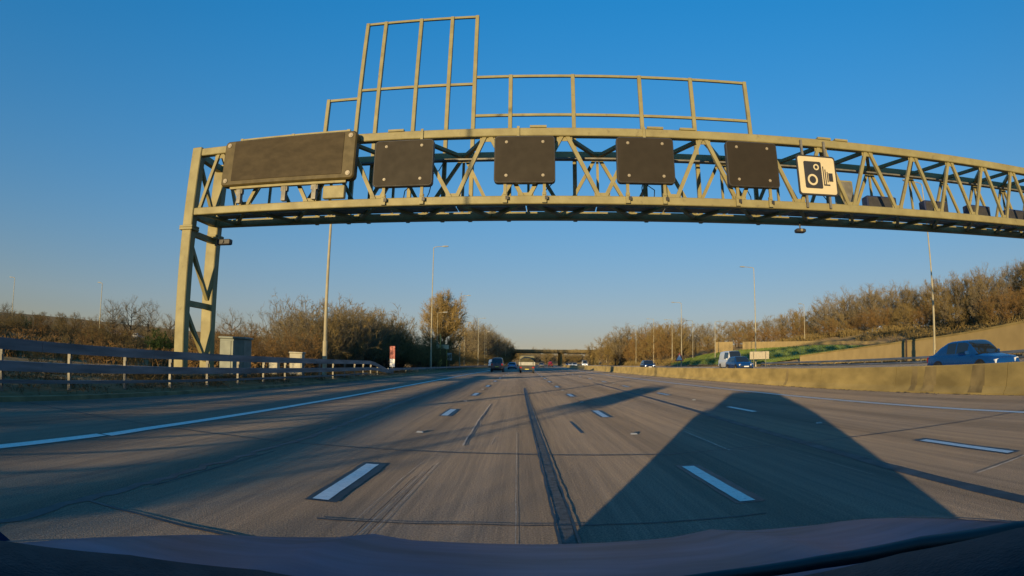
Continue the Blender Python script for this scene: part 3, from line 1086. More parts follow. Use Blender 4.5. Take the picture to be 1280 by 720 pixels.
for (wx, wy, h, s, l) in ((32.9, 39.3, 14.5, -1, 'nearest lamp post on the right, before the tan wall'), (32.9, 80, 13.9, -1, 'lamp post beside the blank sign, left of the green bank'), (33.4, 122, 13.2, -1, 'lamp post behind the warning triangle'),
                         (39.0, 200, 12.8, -1, 'lamp post on the right near the dark oncoming car'), (38.3, 170, 12.9, -1, 'lamp post right of the dark oncoming car'), (38.6, 150, 10.8, -1, 'lamp post left of the warning triangle'),
                         (44.1, 150, 9.5, -1, 'lamp post among brown trees, right of the warning triangle'), (43.5, 130, 8.0, 1, 'lamp post rising behind the white van'), (41.7, 250, 12.6, -1, 'distant lamp post against the brown trees near the bridge'),
                         (43.6, 300, 12, -1, 'small distant lamp post next to the bridge end'), (46.6, 350, 11, -1, 'smallest lamp post, right by the bridge end')):
    lamp_post('lamp_post', l, 0, 0, h, 1.5, s, world=(wx, wy), group=GRPR, r=.12)
lamp_post('lamp_post', 'short lamp post above the upper tan wall', 0, 0, 9.0, .6, -1, world=(53.7, 105), z=2.6, group=GRPR, r=.10)

# cabinets by the gantry leg
t = thing('roadside_cabinet', 'large grey-green roadside cabinet beside the gantry leg', 'cabinet', (-12.2, 24.4, .15))
mb = MB(); mb.box(-.62, .62, -.4, .4, .1, 1.72, ch=.02); mb.build('body', [M['cab']], t)
mb = MB(); mb.box(-.68, .68, -.46, .46, 1.722, 1.82, ch=.02); mb.build('roof', [M['cab']], t)
for x in (-.31, .31):
    d = MB(); d.box(x - .28, x + .28, -.43, -.402, .18, 1.64, ch=.008); dd = d.build('door', [M['cab']], t)
    d = MB(); d.box(x + (.16 if x < 0 else -.2), x + (.2 if x < 0 else -.16), -.455, -.432, .85, 1.05); d.build('handle', [M['galv2']], dd)
mb = MB(); mb.box(-.66, .66, -.44, .44, -.2, .098); mb.build('plinth', [M['concrete_stain']], t)
t = thing('roadside_cabinet', 'small cream cabinet on the verge behind the barrier', 'cabinet', (-11.5, 30.5, .2))
mb = MB(); mb.box(-.36, .36, -.22, .22, -.2, 1.22, ch=.02); mb.build('body', [M['cream']], t)
mb = MB(); mb.box(-.40, .40, -.26, .26, 1.222, 1.30, ch=.02); mb.build('roof', [M['cream']], t)
mb = MB(); mb.box(-.30, .30, -.245, -.222, .1, 1.12, ch=.006); mb.build('door', [M['cream']], t)
t = thing('roadside_cabinet', 'low pale cabinet left of the small cream one', 'cabinet', (-12.7, 30.2, .2))
mb = MB(); mb.box(-.25, .25, -.2, .2, -.2, .72, ch=.02); mb.build('body', [M['cream']], t)
mb = MB(); mb.box(-.29, .29, -.24, .24, .722, .79, ch=.02); mb.build('roof', [M['cab']], t)
# red and white marker at the end of the barrier
t = thing('marker_board', 'narrow red and white marker board at the barrier end', 'marker', (-10.75, 52, .15))
mb = MB(); mb.box(-.05, .05, .03, .09, -.2, 2.3); mb.build('post', [M['galv2']], t)
mb = MB(); mb.box(-.23, .23, -.02, .025, 1.25, 2.35, ch=.01); mb.build('red_panel', [M['red']], t)
mb = MB(); mb.box(-.22, .22, -.018, .024, .55, 1.246, ch=.01); mb.build('white_panel', [M['white']], t)
# small signs before the big tree
t = thing('direction_sign', 'thin pale board on two posts before the big round tree', 'road sign', (-11.7, 95, .2))
mb = MB(); mb.box(-1.0, 1.0, -.03, .03, 3.1, 3.75, ch=.012); mb.build('board', [M['signwhite']], t)
for x in (-.7, .7):
    mb = MB(); mb.tube([(x, .08, -.3), (x, .08, 3.7)], .06, 8); mb.build('post', [M['yellow']], t)
t = thing('direction_sign', 'white rectangular sign low on the verge before the big round tree', 'road sign', (-10.7, 96, .2))
mb = MB(); mb.box(-.4, .4, -.03, .03, 1.35, 2.5, ch=.012); mb.build('board', [M['white']], t)
mb = MB(); mb.tube([(0, .08, -.3), (0, .08, 2.4)], .05, 8); mb.build('post', [M['galv2']], t)
t = thing('sign_post', 'yellow post with a small yellow box on the left verge', 'post', (-11.9, 94, .2))
mb = MB(); mb.tube([(0, 0, -.3), (0, 0, 5.4)], .07, 8); mb.build('pole', [M['yellow']], t)
mb = MB(); mb.box(-.28, .28, -.2, .2, .7, 1.75, ch=.03); mb.build('box', [M['yellow']], t)
# right side signs
t = thing('warning_sign', 'triangular warning sign on a post beyond the barrier', 'road sign', (32.4, 120, .4))
mb = MB()
tri = [(-.95, 1.3), (.95, 1.3), (0, 2.95)]
mb.loft([[(a, .03, b) for a, b in tri], [(a, -.02, b) for a, b in tri]])
mb.build('red_border', [M['red']], t)
mb = MB()
tri2 = [(-.66, 1.46), (.66, 1.46), (0, 2.6)]
mb.loft([[(a, -.021, b) for a, b in tri2], [(a, -.03, b) for a, b in tri2]])
mb.build('white_face', [M['white']], t)
for x in (-.35, .35):
    mb = MB(); mb.tube([(x, .1, -.3), (x, .1, 1.9)], .05, 8); mb.build('post', [M['galv2']], t)
t = thing('sign_board', 'blank tan back of a sign board on two posts, before the green bank', 'road sign', (30.9 + .5, 75, .4), R(-8))
mb = MB(); mb.box(-1.35, 1.35, -.02, .03, 1.15, 2.15, ch=.012); mb.build('board', [mat('board_back', (.42, .36, .25), .6, noise=.08)], t)
for x in (-.85, .85):
    mb = MB(); mb.tube([(x, -.08, -.3), (x, -.08, 2.1)], .05, 8); mb.build('post', [M['galv2']], t)
t = thing('marker_post', 'slim dark brown post against the tan wall, left of the nearest right lamp post', 'post', (34.85, 46.1, .45))
mb = MB(); mb.box(-.075, .075, -.075, .075, -.3, 2.25, ch=.01); mb.build('post', [mat('dark_timber', (.05, .033, .022), .8, noise=.2)], t)
mb = MB(); mb.box(-.12, .12, -.12, .12, 2.252, 2.32, ch=.01); mb.build('cap', [M['black']], t)

# road sign and lamp post behind us on the left, which throw the two slanting shadows
lamp_post('lamp_post', 'lamp post standing left behind the camera, throwing the thin slanting shadow', -10.9, -4.2, 12, 1.2, 1, group=GRPL, r=.12)
t = thing('verge_sign', 'road sign left behind the camera, throwing the broad slanting shadow', 'road sign', (-10.9, -15.2, .2))
mb = MB(); mb.box(-.75, .75, -.03, .03, 1.75, 2.75, ch=.012); mb.build('board', [M['white']], t)
for x in (-.3, .3):
    mb = MB(); mb.tube([(x, .08, -.3), (x, .08, 2.6)], .05, 8); mb.build('post', [M['galv2']], t)

# ---------------------------------------------------------------- overbridge
t = thing('road_bridge', 'flat road bridge crossing the motorway in the distance', 'bridge', (50.6, 350, 0))
of = (50.6, 350, 0)
mb = MB(); mb.box(-30, 62, 350, 380, 7.6, 8.55); mb.build('deck', [M['concrete_stain']], t, off=of)
mb = MB(); mb.box(-30, 62, 349.7, 349.98, 8.2, 9.35); mb.box(-30, 62, 380.02, 380.3, 8.2, 9.35); mb.build('parapet', [M['concrete_stain']], t, off=of)
for x in (24.9, ):
    for y in (352, 359, 366, 373):
        mb = MB(); mb.box(x - .45, x + .45, y - .45, y + .45, -.1, 7.6, ch=.05); mb.build('pier', [M['concrete']], t, off=of)
for x0, x1 in ((44.2, 46.2), (-8, -5)):
    mb = MB(); mb.box(x0, x1, 349.4, 380.6, -.5, 7.59); mb.build('abutment', [M['concrete']], t, off=of)

# ---------------------------------------------------------------- vehicles
def paint(name, col, rough=.28):
    m = mat(name, col, rough, noise=.04, nscale=3, spec=.4, coat=.25)
    return m


M['glass'] = mat('dark_car_glass', (.02, .026, .03), .06, noise=0, spec=.7)
M['tyre'] = mat('tyre_rubber', (.022, .022, .022), .85, noise=.15)
M['rim'] = mat('alloy_rim', (.45, .45, .45), .35, metal=.7, noise=.08)
M['trim'] = mat('black_trim', (.02, .02, .021), .6, noise=.1)
M['head'] = mat('headlight_lens', (.80, .80, .76), .12, noise=.03, spec=.8)
M['tail'] = mat('tail_light_lens', (.42, .02, .02), .2, noise=.05)
M['plate_y'] = mat('number_plate_yellow', (.70, .55, .08), .5, noise=.03)
M['plate_w'] = mat('number_plate_white', (.75, .75, .72), .5, noise=.03)
M['p_blue'] = paint('bright_blue_paint', (.006, .050, .185))
M['p_blue2'] = paint('deep_blue_paint', (.008, .045, .16))
M['p_navy'] = paint('navy_paint', (.012, .018, .05))
M['p_dark'] = paint('dark_slate_paint', (.02, .024, .035))
M['p_silver'] = paint('silver_paint', (.40, .41, .42))
M['p_white'] = paint('white_van_paint', (.80, .78, .72), .35)
M['p_red'] = paint('red_paint', (.40, .03, .03))
M['p_cream'] = paint('pale_gold_paint', (.46, .41, .30))
M['p_pale_blue'] = paint('pale_blue_paint', (.14, .26, .44))

# side profiles as fractions: (along 0 = nose .. 1 = tail, height of body top) and greenhouse
STYLES = {
    'saloon': dict(L=4.5, Wd=1.80, Hh=1.47, belt=.93, prof=[(0, .56), (.012, .68), (.06, .78), (.28, .92), (.30, .93), (.80, .97), (.965, .96), (.99, .80), (1, .5)], gh=(.25, .43, .70, .93)),
    'hatch': dict(L=4.2, Wd=1.80, Hh=1.50, belt=.95, prof=[(0, .56), (.012, .70), (.06, .82), (.26, .95), (.28, .96), (.9, 1.0), (.975, .98), (.995, .80), (1, .5)], gh=(.24, .40, .80, .965)),
    'mpv': dict(L=4.5, Wd=1.84, Hh=1.72, belt=1.05, prof=[(0, .60), (.012, .78), (.06, .92), (.20, 1.05), (.22, 1.06), (.9, 1.1), (.98, 1.08), (.996, .85), (1, .5)], gh=(.17, .34, .88, .975)),
    'van': dict(L=5.2, Wd=1.98, Hh=2.25, belt=1.18, prof=[(0, .62), (.012, .85), (.05, 1.0), (.18, 1.18), (.19, 1.19), (.9, 1.2), (.99, 1.2), (.997, .9), (1, .5)], gh=(.15, .29, .93, .995)),
}


def wheel(parent, x, y, r, side, small=False):
    mb = MB()
    w = .11
    mb.rings_lathe([(-w, r * .62), (-w, r * .93), (-w * .7, r), (w * .7, r), (w, r * .93), (w, r * .62)], (x, y, r), 'x', 20)
    t = mb.build('wheel', [M['tyre']], parent, smooth=.7)
    if small: return t
    mb = MB()
    mb.rings_lathe([(side * w * .2, r * .62), (side * w * .85, r * .6), (side * w * .9, r * .5)], (x, y, r), 'x', 20)
    for k in range(5):
        a = k * 2 * math.pi / 5
        c, s = math.cos(a), math.sin(a)
        mb.beam((x + side * w * .95, y + c * .02, r + s * .02), (x + side * w * .95, y + c * r * .58, r + s * r * .58), .05, .04)
    mb.disc((x + side * w * .98, y, r), r * .14, 'x', 10, side * .012)
    mb.build('rim', [M['rim']], t)
    return t


def car(name, label, style, m, loc, rz, cat='car', group=None, lights=False, blank_sides=False, m_low=None, small=False):
    """nose towards local -y; the car's base is its root"""
    S = STYLES[style]
    L, Wd, Hh, belt = S['L'], S['Wd'], S['Hh'], S['belt']
    t = thing(name, label, cat, loc, rz, group)
    hw = Wd / 2
    Y = lambda f: (f - .5) * L
    zb = .24
    # lower body: rings across the car at stations along it
    mb = MB()
    rings = []
    for f, zt in S['prof']:
        k = 1.0 - .10 * (1 - sstep(f, 0, .10)) - .07 * sstep(f, .93, 1.0)
        w = hw * k
        zl = zb + (.12 if f < .02 or f > .98 else 0)
        zm = zl + (zt - zl) * .48
        y = Y(f)
        rings.append([(-w * .93, y, zl), (-w * .985, y, zl + .08), (-w, y, zm), (-w * .975, y, zl + (zt - zl) * .86), (-w * .90, y, zt - .012), (-w * .45, y, zt + .018), (w * .45, y, zt + .018),
                      (w * .90, y, zt - .012), (w * .975, y, zl + (zt - zl) * .86), (w, y, zm), (w * .985, y, zl + .08), (w * .93, y, zl)])
    mb.loft(rings)
    mb.build('body', [m], t, smooth=.75)
    # cabin: one smooth shell, cut into windscreen, side windows, rear window, pillars and roof
    a, b, c, d = S['gh']
    zB = belt - .01
    wB = hw * .92
    ya, yb, yc, yd = Y(a), Y(b), Y(c), Y(d)
    hh = Hh - zB
    van = blank_sides
    ts = [(ya, 0, 0), (ya + (yb - ya) * .33, .40, 1), (ya + (yb - ya) * .72, .80, 1), (yb - .03, .955, 1), (yb + .10, .985, 2), (yb + (yc - yb) * .42, 1.0, 2), (yb + (yc - yb) * .48, 1.0, 3), (yb + (yc - yb) * .82, .985, 2),
          (yc - .05, .955, 2), (yc + .03, .93, 4), (yc + (yd - yc) * .5, .58, 5), (yd - .03, .06, 5), (yd, 0, 6)]
    us = [(-1, 0, 1.0), (-1, .10, .99), (-1, .55, .91), (-1, .84, .83), (-1, .94, .76), (-1, .985, .60), (-1, 1.0, .3), (1, 1.0, .3), (1, .985, .60), (1, .94, .76), (1, .84, .83), (1, .55, .91), (1, .10, .99), (1, 0, 1.0)]
    G_ = []
    for (y, f, k) in ts:
        fr = 1 - .10 * (1 - sstep(y, ya, ya + .55)) - .06 * sstep(y, yd - .4, yd)
        row_ = []
        for (sg, g_, w_) in us:
            e_ = min(1, f * 1.0)
            row_.append((sg * wB * fr * (1 - (1 - w_) * (.25 + .75 * e_)), y + (.0 if g_ > .5 else 0), zB + hh * e_ * g_))
        G_.append(row_)
    groups = {}
    for i_ in range(len(ts) - 1):
        for j_ in range(len(us) - 1):
            side_ = j_ < 3 or j_ > 9
            kk = ts[i_ + 1][2]
            if side_:
                if j_ in (0, 12): key = 'waist'
                elif j_ in (3, 9): key = 'roof'
                elif kk == 1 and i_ == 0: key = 'roof'
                elif kk in (3, 4, 6): key = 'roof'
                elif kk == 1: key = 'roof' if i_ < 2 else ('side_window', us[j_][0], 0)
                elif kk == 5: key = 'roof'
                else: key = ('side_window', us[j_][0], 0 if i_ < 6 else 1)
                if van and isinstance(key, tuple) and i_ > 4: key = 'roof'
            else:
                key = 'windscreen' if kk == 1 and j_ not in (3, 9) else ('rear_window' if kk == 5 and not van and j_ not in (3, 9) else 'roof')
            groups.setdefault(key, []).append((i_, j_))
    if 'waist' in groups: groups['roof'] += groups.pop('waist')
    for key, cells in groups.items():
        mb = MB(); ix = {}
        for (i_, j_) in cells:
            fc = []
            for q in ((i_, j_), (i_, j_ + 1), (i_ + 1, j_ + 1), (i_ + 1, j_)):
                if q not in ix:
                    ix[q] = len(mb.v); mb.v.append(G_[q[0]][q[1]])
                fc.append(ix[q])
            mb.f.append(tuple(fc)); mb.mi.append(0)
        nm = key if isinstance(key, str) else key[0]
        mb.build(nm, [m if nm == 'roof' else M['glass']], t, smooth=3.0)
    for s in (-1, 1):
        mb = MB(); y = Y(a) + .42; mb.box(s * (hw + .1) - .1, s * (hw + .1) + .1, y - .05, y + .07, belt - .02, belt + .13, ch=.03); mb.build('mirror', [m], t)
        # wheels and arches
        for f in (.185, .80):
            arch = MB()
            r = .33
            for k in range(12):
                a0, a1 = math.pi * k / 12, math.pi * (k + 1) / 12
                q = lambda rr, aa, xx: (s * xx, Y(f) + rr * math.cos(aa), r + rr * math.sin(aa))
                arch.quad(q(r * 1.0, a0, hw * 1.006), q(r * 1.24, a0, hw * 1.012), q(r * 1.24, a1, hw * 1.012), q(r * 1.0, a1, hw * 1.006))
            arch.build('wheel_arch', [M['trim']], t)
            wheel(t, s * (hw - .09), Y(f), r, s, small)
        mb = MB()
        x0, x1 = sorted((s * hw * .50, s * hw * .88))
        yf = Y(0.0)
        zt = S['prof'][1][1]
        mb.loft([[(x0, yf + .10, zt - .13), (x1, yf + .16, zt - .12), (x1, yf + .18, zt + .03), (x0, yf + .10, zt + .01)], [(x0, yf - .012, zt - .13), (x1, yf + .06, zt - .12), (x1, yf + .10, zt + .03), (x0, yf + .02, zt + .01)]])
        mb.build('headlight', [M['head_lit'] if lights else M['head']], t)
        mb = MB()
        yr = Y(1.0)
        zt = belt - .02
        x0, x1 = sorted((s * hw * .66, s * hw * .915))
        mb.box(x0, x1, yr - .14, yr + .012, zt - .24, zt - .02, ch=.02); mb.build('tail_light', [M['tail']], t)
    mb = MB(); mb.box(-hw * .72, hw * .72, Y(0) - .03, Y(0) + .05, .40, .54, ch=.02); mb.build('grille', [M['trim']], t)
    mb = MB(); mb.box(-hw * .84, hw * .84, Y(1) - .06, Y(1) + .035, .34, .52, ch=.02); mb.build('rear_bumper', [M['trim']], t)
    mb = MB(); mb.box(-.26, .26, Y(0) - .045, Y(0) - .032, .42, .53); mb.build('front_plate', [M['plate_w']], t)
    mb = MB(); mb.box(-.26, .26, Y(1) + .037, Y(1) + .05, .58, .69); mb.build('rear_plate', [M['plate_y']], t)
    mb = MB(); mb.box(-hw * .86, hw * .86, Y(.07), Y(.93), .16, .26); mb.build('underbody', [M['trim']], t)
    return t


M['head_lit'] = mat('lit_headlight', (.9, .9, .85), .2, noise=0, emit=((1, .95, .8), 1.2))
ON = 0.0      # oncoming: nose towards us (local -y = towards the camera)
def opp_at(x, y):
    return (x, y, OPP(x - CURV * y * y))
car('blue_car', 'bright blue car passing close behind the concrete barrier', 'saloon', M['p_blue'], opp_at(17.55, 18.3), heading(18), group=None)
car('blue_car', 'deep blue oncoming car in front of the white van', 'hatch', M['p_blue2'], opp_at(22.6, 59.5), heading(60))
car('white_van', 'white oncoming van partly hidden by the deep blue car', 'van', M['p_white'], opp_at(26.6, 73), heading(73), 'van', blank_sides=True)
car('dark_car', 'dark navy oncoming car beside a lamp post, far beyond the barrier', 'hatch', M['p_navy'], opp_at(20.2, 94), heading(94), lights=True)
# vehicles ahead of us (tails towards us: turned round)
car('people_carrier', 'dark people carrier ahead in the nearside lane', 'mpv', M['p_dark'], W(-3.55, 88), math.pi + heading(88)).scale = (.98, 1, 1.18)
car('pale_blue_car', 'pale blue car ahead between the people carrier and the pickup truck', 'hatch', M['p_pale_blue'], W(-2.7, 131), math.pi + heading(131))
car('white_van', 'small white van ahead on the left, behind the people carrier', 'van', M['p_white'], W(-9.5, 168), math.pi + heading(168), 'van', blank_sides=True)
small = 'distant traffic near the bridge'
car('pale_car', 'pale gold car in the distance just right of the pickup truck', 'hatch', M['p_cream'], W(4.0, 205), math.pi + heading(205), group=small)
car('red_van', 'red and white van in the distance, farthest vehicle ahead', 'van', M['p_red'], W(7.6, 262), math.pi + heading(262), 'van', group=small, blank_sides=True)
car('silver_car', 'distant silver car under the bridge in the next lane', 'hatch', M['p_silver'], W(3.6, 300), math.pi + heading(300), group=small)
car('white_van', 'distant white oncoming van at the bridge end', 'van', M['p_white'], opp_at(*W(19.2, 215)[:2]), heading(215), 'van', group=small, blank_sides=True, lights=True)
car('silver_car', 'distant silver oncoming car beside the white van at the bridge', 'hatch', M['p_silver'], opp_at(*W(16.0, 222)[:2]), heading(222), group=small, lights=True)
car('pale_car', 'distant pale oncoming car, second from the white van at the bridge', 'hatch', M['p_silver'], opp_at(*W(16.2, 262)[:2]), heading(262), group=small, lights=True)
car('dark_car', 'distant dark oncoming car under the bridge', 'hatch', M['p_dark'], opp_at(*W(19.4, 290)[:2]), heading(290), group=small, lights=True)
car('blue_car', 'distant blue oncoming car under the bridge', 'hatch', M['p_blue2'], opp_at(*W(16.4, 318)[:2]), heading(318), group=small, lights=True)
for x, y, m_, l in ((-89, 122, 'p_white', 'white car parked in the far left fields'), (-96, 121, 'p_silver', 'silver car parked in the far left fields')):
    car('parked_car', l, 'hatch', M[m_], (x, y, HW(x, y) + 1.0), R(70))
    

# pickup truck ahead in our lane
t = thing('pickup_truck', 'small dropside truck with a white tailboard ahead in our lane', 'truck', W(.62, 82.5), math.pi + heading(83))
pm = mat('pale_dropside_paint', (.36, .35, .30), .5, noise=.1)
cabm = mat('olive_cab_paint', (.13, .115, .05), .4, noise=.08)
mb = MB()      # cab, nose towards local -y
cabp = [(-2.75, .62), (-2.78, 1.1), (-2.6, 1.30), (-2.15, 2.12), (-1.9, 2.30), (-.85, 2.36), (-.72, 2.28), (-.70, .62)]
mb.loft([[(s * (.96 if z < 1.35 else .84), y, z) for y, z in cabp] for s in (-1, 1)])
mb.build('cab', [cabm], t)
mb = MB(); mb.quad((-.70, -.69, 1.62), (.70, -.69, 1.62), (.68, -.69, 2.16), (-.68, -.69, 2.16)); mb.build('rear_window', [M['glass']], t)
mb = MB(); mb.quad((-.78, -2.60, 1.36), (.78, -2.60, 1.36), (.74, -2.18, 2.10), (-.74, -2.18, 2.10)); mb.build('windscreen', [M['glass']], t)
for x in (-1.03, 1.03):
    mb = MB(); mb.box(x - .03, x + .03, -.58, 2.45, .92, 1.46, ch=.012); mb.build('drop_side', [pm], t)
mb = MB(); mb.box(-.995, .995, -.58, 2.45, .82, .91); mb.build('load_bed', [M['trim']], t)
mb = MB(); mb.box(-.995, .995, -.62, -.585, .82, 2.2); mb.build('headboard', [cabm], t)
mb = MB(); mb.box(-1.06, 1.06, 2.455, 2.52, 1.0, 1.44, ch=.015); tgo = mb.build('tailboard', [pm], t)
for x in (-.8, .8):
    mb = MB(); mb.box(x - .04, x + .04, 2.522, 2.55, 1.03, 1.42); mb.build('latch', [M['trim']], tgo)
mb = MB(); mb.loft([[(-.93, y, .93), (.93, y, .93), (.90, y, 1.62 + .1 * k), (.35, y, 1.95 + .12 * k), (-.45, y, 1.90 + .1 * k), (-.90, y, 1.58)] for y, k in ((-.5, 1), (.6, 2), (1.6, 1.2), (2.3, .3))])
mb.build('covered_load', [mat('olive_tarpaulin', (.062, .054, .024), .85, noise=.25, nscale=4, bump=.8, bscale=5)], t)
mb = MB(); mb.box(-1.0, 1.0, 2.40, 2.50, .40, .98, ch=.015); mb.build('rear_bumper', [M['trim']], t)
mb = MB(); mb.box(-.5, .5, -2.5, 2.4, .45, .815); mb.build('chassis', [M['trim']], t)
for s in (-1, 1):
    x0, x1 = sorted((s * .66, s * .96))
    mb = MB(); mb.box(x0, x1, 2.505, 2.55, .66, .80, ch=.01); mb.build('tail_light', [M['tail']], t)
    x0, x1 = sorted((s * .6, s * .9))
    mb = MB(); mb.box(x0, x1, -2.83, -2.74, .78, .95, ch=.02); mb.build('headlight', [M['head']], t)
    mb = MB(); mb.box(s * 1.08 - .08, s * 1.08 + .08, -2.3, -2.2, 1.45, 1.8, ch=.02); mb.build('mirror', [M['trim']], t)
    for y in (-1.9, 1.5):
        wheel(t, s * .84, y, .36, s)
    mb = MB(); mb.box(s * .84 - .13, s * .84 + .13, 1.95, 1.97, .25, .75); mb.build('mudflap', [M['trim']], t)
mb = MB(); mb.box(-.26, .26, 2.502, 2.515, .45, .55); mb.build('number_plate', [M['plate_y']], t)

# ---------------------------------------------------------------- our own car: bonnet, dash and the shell that casts the long shadow
M['own'] = mat('own_car_paint', (.008, .042, .095), .40, metal=0.0, noise=.25, nscale=2.5, spec=.16, bump=.06, bscale=5, stretch=(1, 3, 1))
M['dash'] = mat('dashboard_plastic', (.012, .013, .018), .65, noise=.1, nscale=30, bump=.2, bscale=200, spec=.2)
t = thing('own_car', 'dark blue bonnet and dashboard of the car that carries the camera', 'car', (.12, -.4, 0))
of = (.12, -.4, 0)
CX = .07
mb = MB()      # bonnet: front edge curved, sides rise to the wings
rows_ = []
for k in range(21):
    f = k / 20                       # 0 = at the windscreen, 1 = front edge
    ring_ = []
    for j in range(41):
        s = (j - 20) / 20
        yfront = 1.50 - .58 * abs(s) ** 3
        y0 = .66 - .34 * s * s
        y = y0 + (yfront - y0) * f
        z = .925 - .150 * f ** 1.5 + (.045 if s < 0 else .105) * abs(s) ** 2.2 * f + .02 * abs(s) ** 2 - .03 * max(0, abs(s) - .85) / .15
        crease = .014 * math.exp(-((abs(s) - .45) / .06) ** 2) + .006 * math.exp(-((abs(s) - .78) / .05) ** 2)
        ring_.append((CX + s * .93, y, z + crease))
    rows_.append(ring_)
mb.loft(rows_, False, False, closed=False)
nose = []
for j in range(41):
    s = (j - 20) / 20
    x, y, z = rows_[-1][j]
    nose.append((x, y, z))
mb.loft([nose, [(x, y + .05, z - .03) for x, y, z in nose], [(x, y + .10 - .02, z - .12) for x, y, z in nose], [(x, y + .08, .14) for x, y, z in nose]], False, False, closed=False)
mb.build('bonnet', [M['own']], t, smooth=3.0, off=of)
for s in (-1, 1):
    mb = MB()      # wing and door flank
    fl_ = [(CX + s * .93, y, z) for y, z in ((-2.35, .95), (-1.2, .98), (.2, .97), (.68, .90))]
    lo_ = [(CX + s * .94, y, .11) for y, z in ((-2.35, .95), (-1.2, .98), (.2, .97), (.95, .90))]
    mid_ = [(CX + s * .955, y, .72) for y, z in ((-2.35, .95), (-1.2, .98), (.2, .97), (.9, .90))]
    mb.loft([fl_, mid_, lo_], False, False, closed=False)
    mb.build('flank', [M['own']], t, off=of)
    mb = MB()      # upper side, closed (panelled) with pillars
    up = [(CX + s * .935, y, .96) for y in (-2.35, -1.2, -.3, .12)]
    rf = [(CX + s * .64, y, 1.47) for y in (-1.95, -1.2, -.45, -.12)]
    mb.loft([up, rf], False, False, closed=False)
    mb.build('side_panel', [M['dash']], t, off=of)
    for yv in (.62, -1.55):
        w_ = MB()
        w_.rings_lathe([(-.1, .2), (-.1, .29), (-.07, .31), (.07, .31), (.1, .29), (.1, .2)], (CX + s * .78, yv, .31), 'x', 20)
        w_.build('wheel', [M['tyre']], t, smooth=.7, off=of)
mb = MB()
mb.loft([[(CX - .64, y, 1.47), (CX - .3, y, 1.505), (CX + .3, y, 1.505), (CX + .64, y, 1.47)] for y in (-1.95, -1.2, -.45, -.12)], False, False, closed=False)
mb.build('roof', [M['own']], t, off=of)
mb = MB()
mb.loft([[(CX - .64, -1.95, 1.47), (CX - .3, -1.95, 1.505), (CX + .3, -1.95, 1.505), (CX + .64, -1.95, 1.47)], [(CX - .935, -2.35, .97), (CX - .3, -2.32, .97), (CX + .3, -2.32, .97), (CX + .935, -2.35, .97)],
         [(CX - .945, -2.36, .11), (CX - .3, -2.38, .11), (CX + .3, -2.38, .11), (CX + .945, -2.36, .11)]], False, False, closed=False)
mb.build('tailgate', [M['own']], t, off=of)
mb = MB()
mb.quad((CX - .86, -2.3, .2), (CX + .86, -2.3, .2), (CX + .86, 1.0, .2), (CX - .86, 1.0, .2)); mb.build('floor_pan', [M['dash']], t, off=of)
# dashboard: a dark curved shelf just in front of the camera
DA = [(-75, -17.0, .62), (-60, -16.9, .62), (-51, -17.4, .64), (-38, -18.3, .66), (-25, -19.4, .68), (-12, -21.0, .69), (0, -21.8, .70), (12, -21.3, .69), (25, -19.9, .68), (38, -17.3, .66), (50, -15.2, .64), (60, -14.2, .62), (75, -13.5, .62)]
mb = MB()
r_ = []
for sc_, dz in ((1.0, -.30), (1.0, -.03), (.99, -.008), (.97, 0.0), (.80, -.004), (.55, -.06), (.40, -.22)):
    ring_ = []
    for az, el, r0 in DA:
        a = R(az)
        z = HC + r0 * math.tan(R(el)) + dz
        ring_.append((r0 * sc_ * math.sin(a), r0 * sc_ * math.cos(a), z))
    r_.append(ring_)
mb.loft(r_, False, False, closed=False)
mb.build('dashboard', [M['dash']], t, smooth=3.0, off=of)
# cowl under the rear edge of the bonnet, a wiper lying along it, and the bonnet's shut line
mb = MB()
cw = []
for dz, k_ in ((-.02, 1.02), (-.05, .92), (-.06, .5)):
    cw.append([(CX + s / 10 * .93, (.66 - .34 * (s / 10) ** 2) * k_ + .02, .925 + .02 * (s / 10) ** 2 + dz) for s in range(-10, 11)])
mb.loft(cw, False, False, closed=False)
mb.build('cowl', [M['trim']], t, smooth=3.0, off=of)
def dirp(az, el, r0):
    return (r0 * math.sin(R(az)), r0 * math.cos(R(az)), HC + r0 * math.tan(R(el)))
mb = MB(); mb.tube([dirp(58, -15.6, .70), dirp(50, -15.9, .74), dirp(40, -17.0, .78), dirp(30, -18.6, .80), dirp(20, -20.0, .80), dirp(8, -21.4, .79)], [.012, .012, .011, .010, .009, .008], 8)
mb.build('wiper', [M['black']], t, smooth=1.0, off=of)
for s0 in (-.86, .86):
    mb = MB()
    for k in range(20):
        pa, pb = rows_[k][int(20 + s0 * 20)], rows_[k + 1][int(20 + s0 * 20)]
        mb.quad((pa[0] - .004, pa[1], pa[2] + .003), (pa[0] + .004, pa[1], pa[2] + .003), (pb[0] + .004, pb[1], pb[2] + .003), (pb[0] - .004, pb[1], pb[2] + .003))
    mb.build('shut_line', [M['black']], t, off=of)

# ---------------------------------------------------------------- trees and scrub (all bare in winter)
def bark(name, c, c2):
    return mat(name, c, .9, noise=0, nscale=2.2, col2=c2, dr=1.0, spec=.15)


M['bark'] = bark('bark', (.13, .10, .065), (.075, .06, .045))
M['twig'] = bark('twigs', (.25, .18, .066), (.155, .115, .05))
M['twig_gold'] = bark('golden_twigs', (.33, .235, .09), (.235, .165, .066))
M['twig_grey'] = bark('grey_twigs', (.24, .195, .115), (.15, .12, .075))
M['twig_rust'] = bark('rusty_twigs', (.22, .125, .045), (.15, .095, .04))
M['leaf_dead'] = bark('dead_leaves', (.24, .15, .048), (.16, .11, .04))
M['leaf_green'] = bark('evergreen_leaves', (.055, .085, .022), (.03, .055, .018))


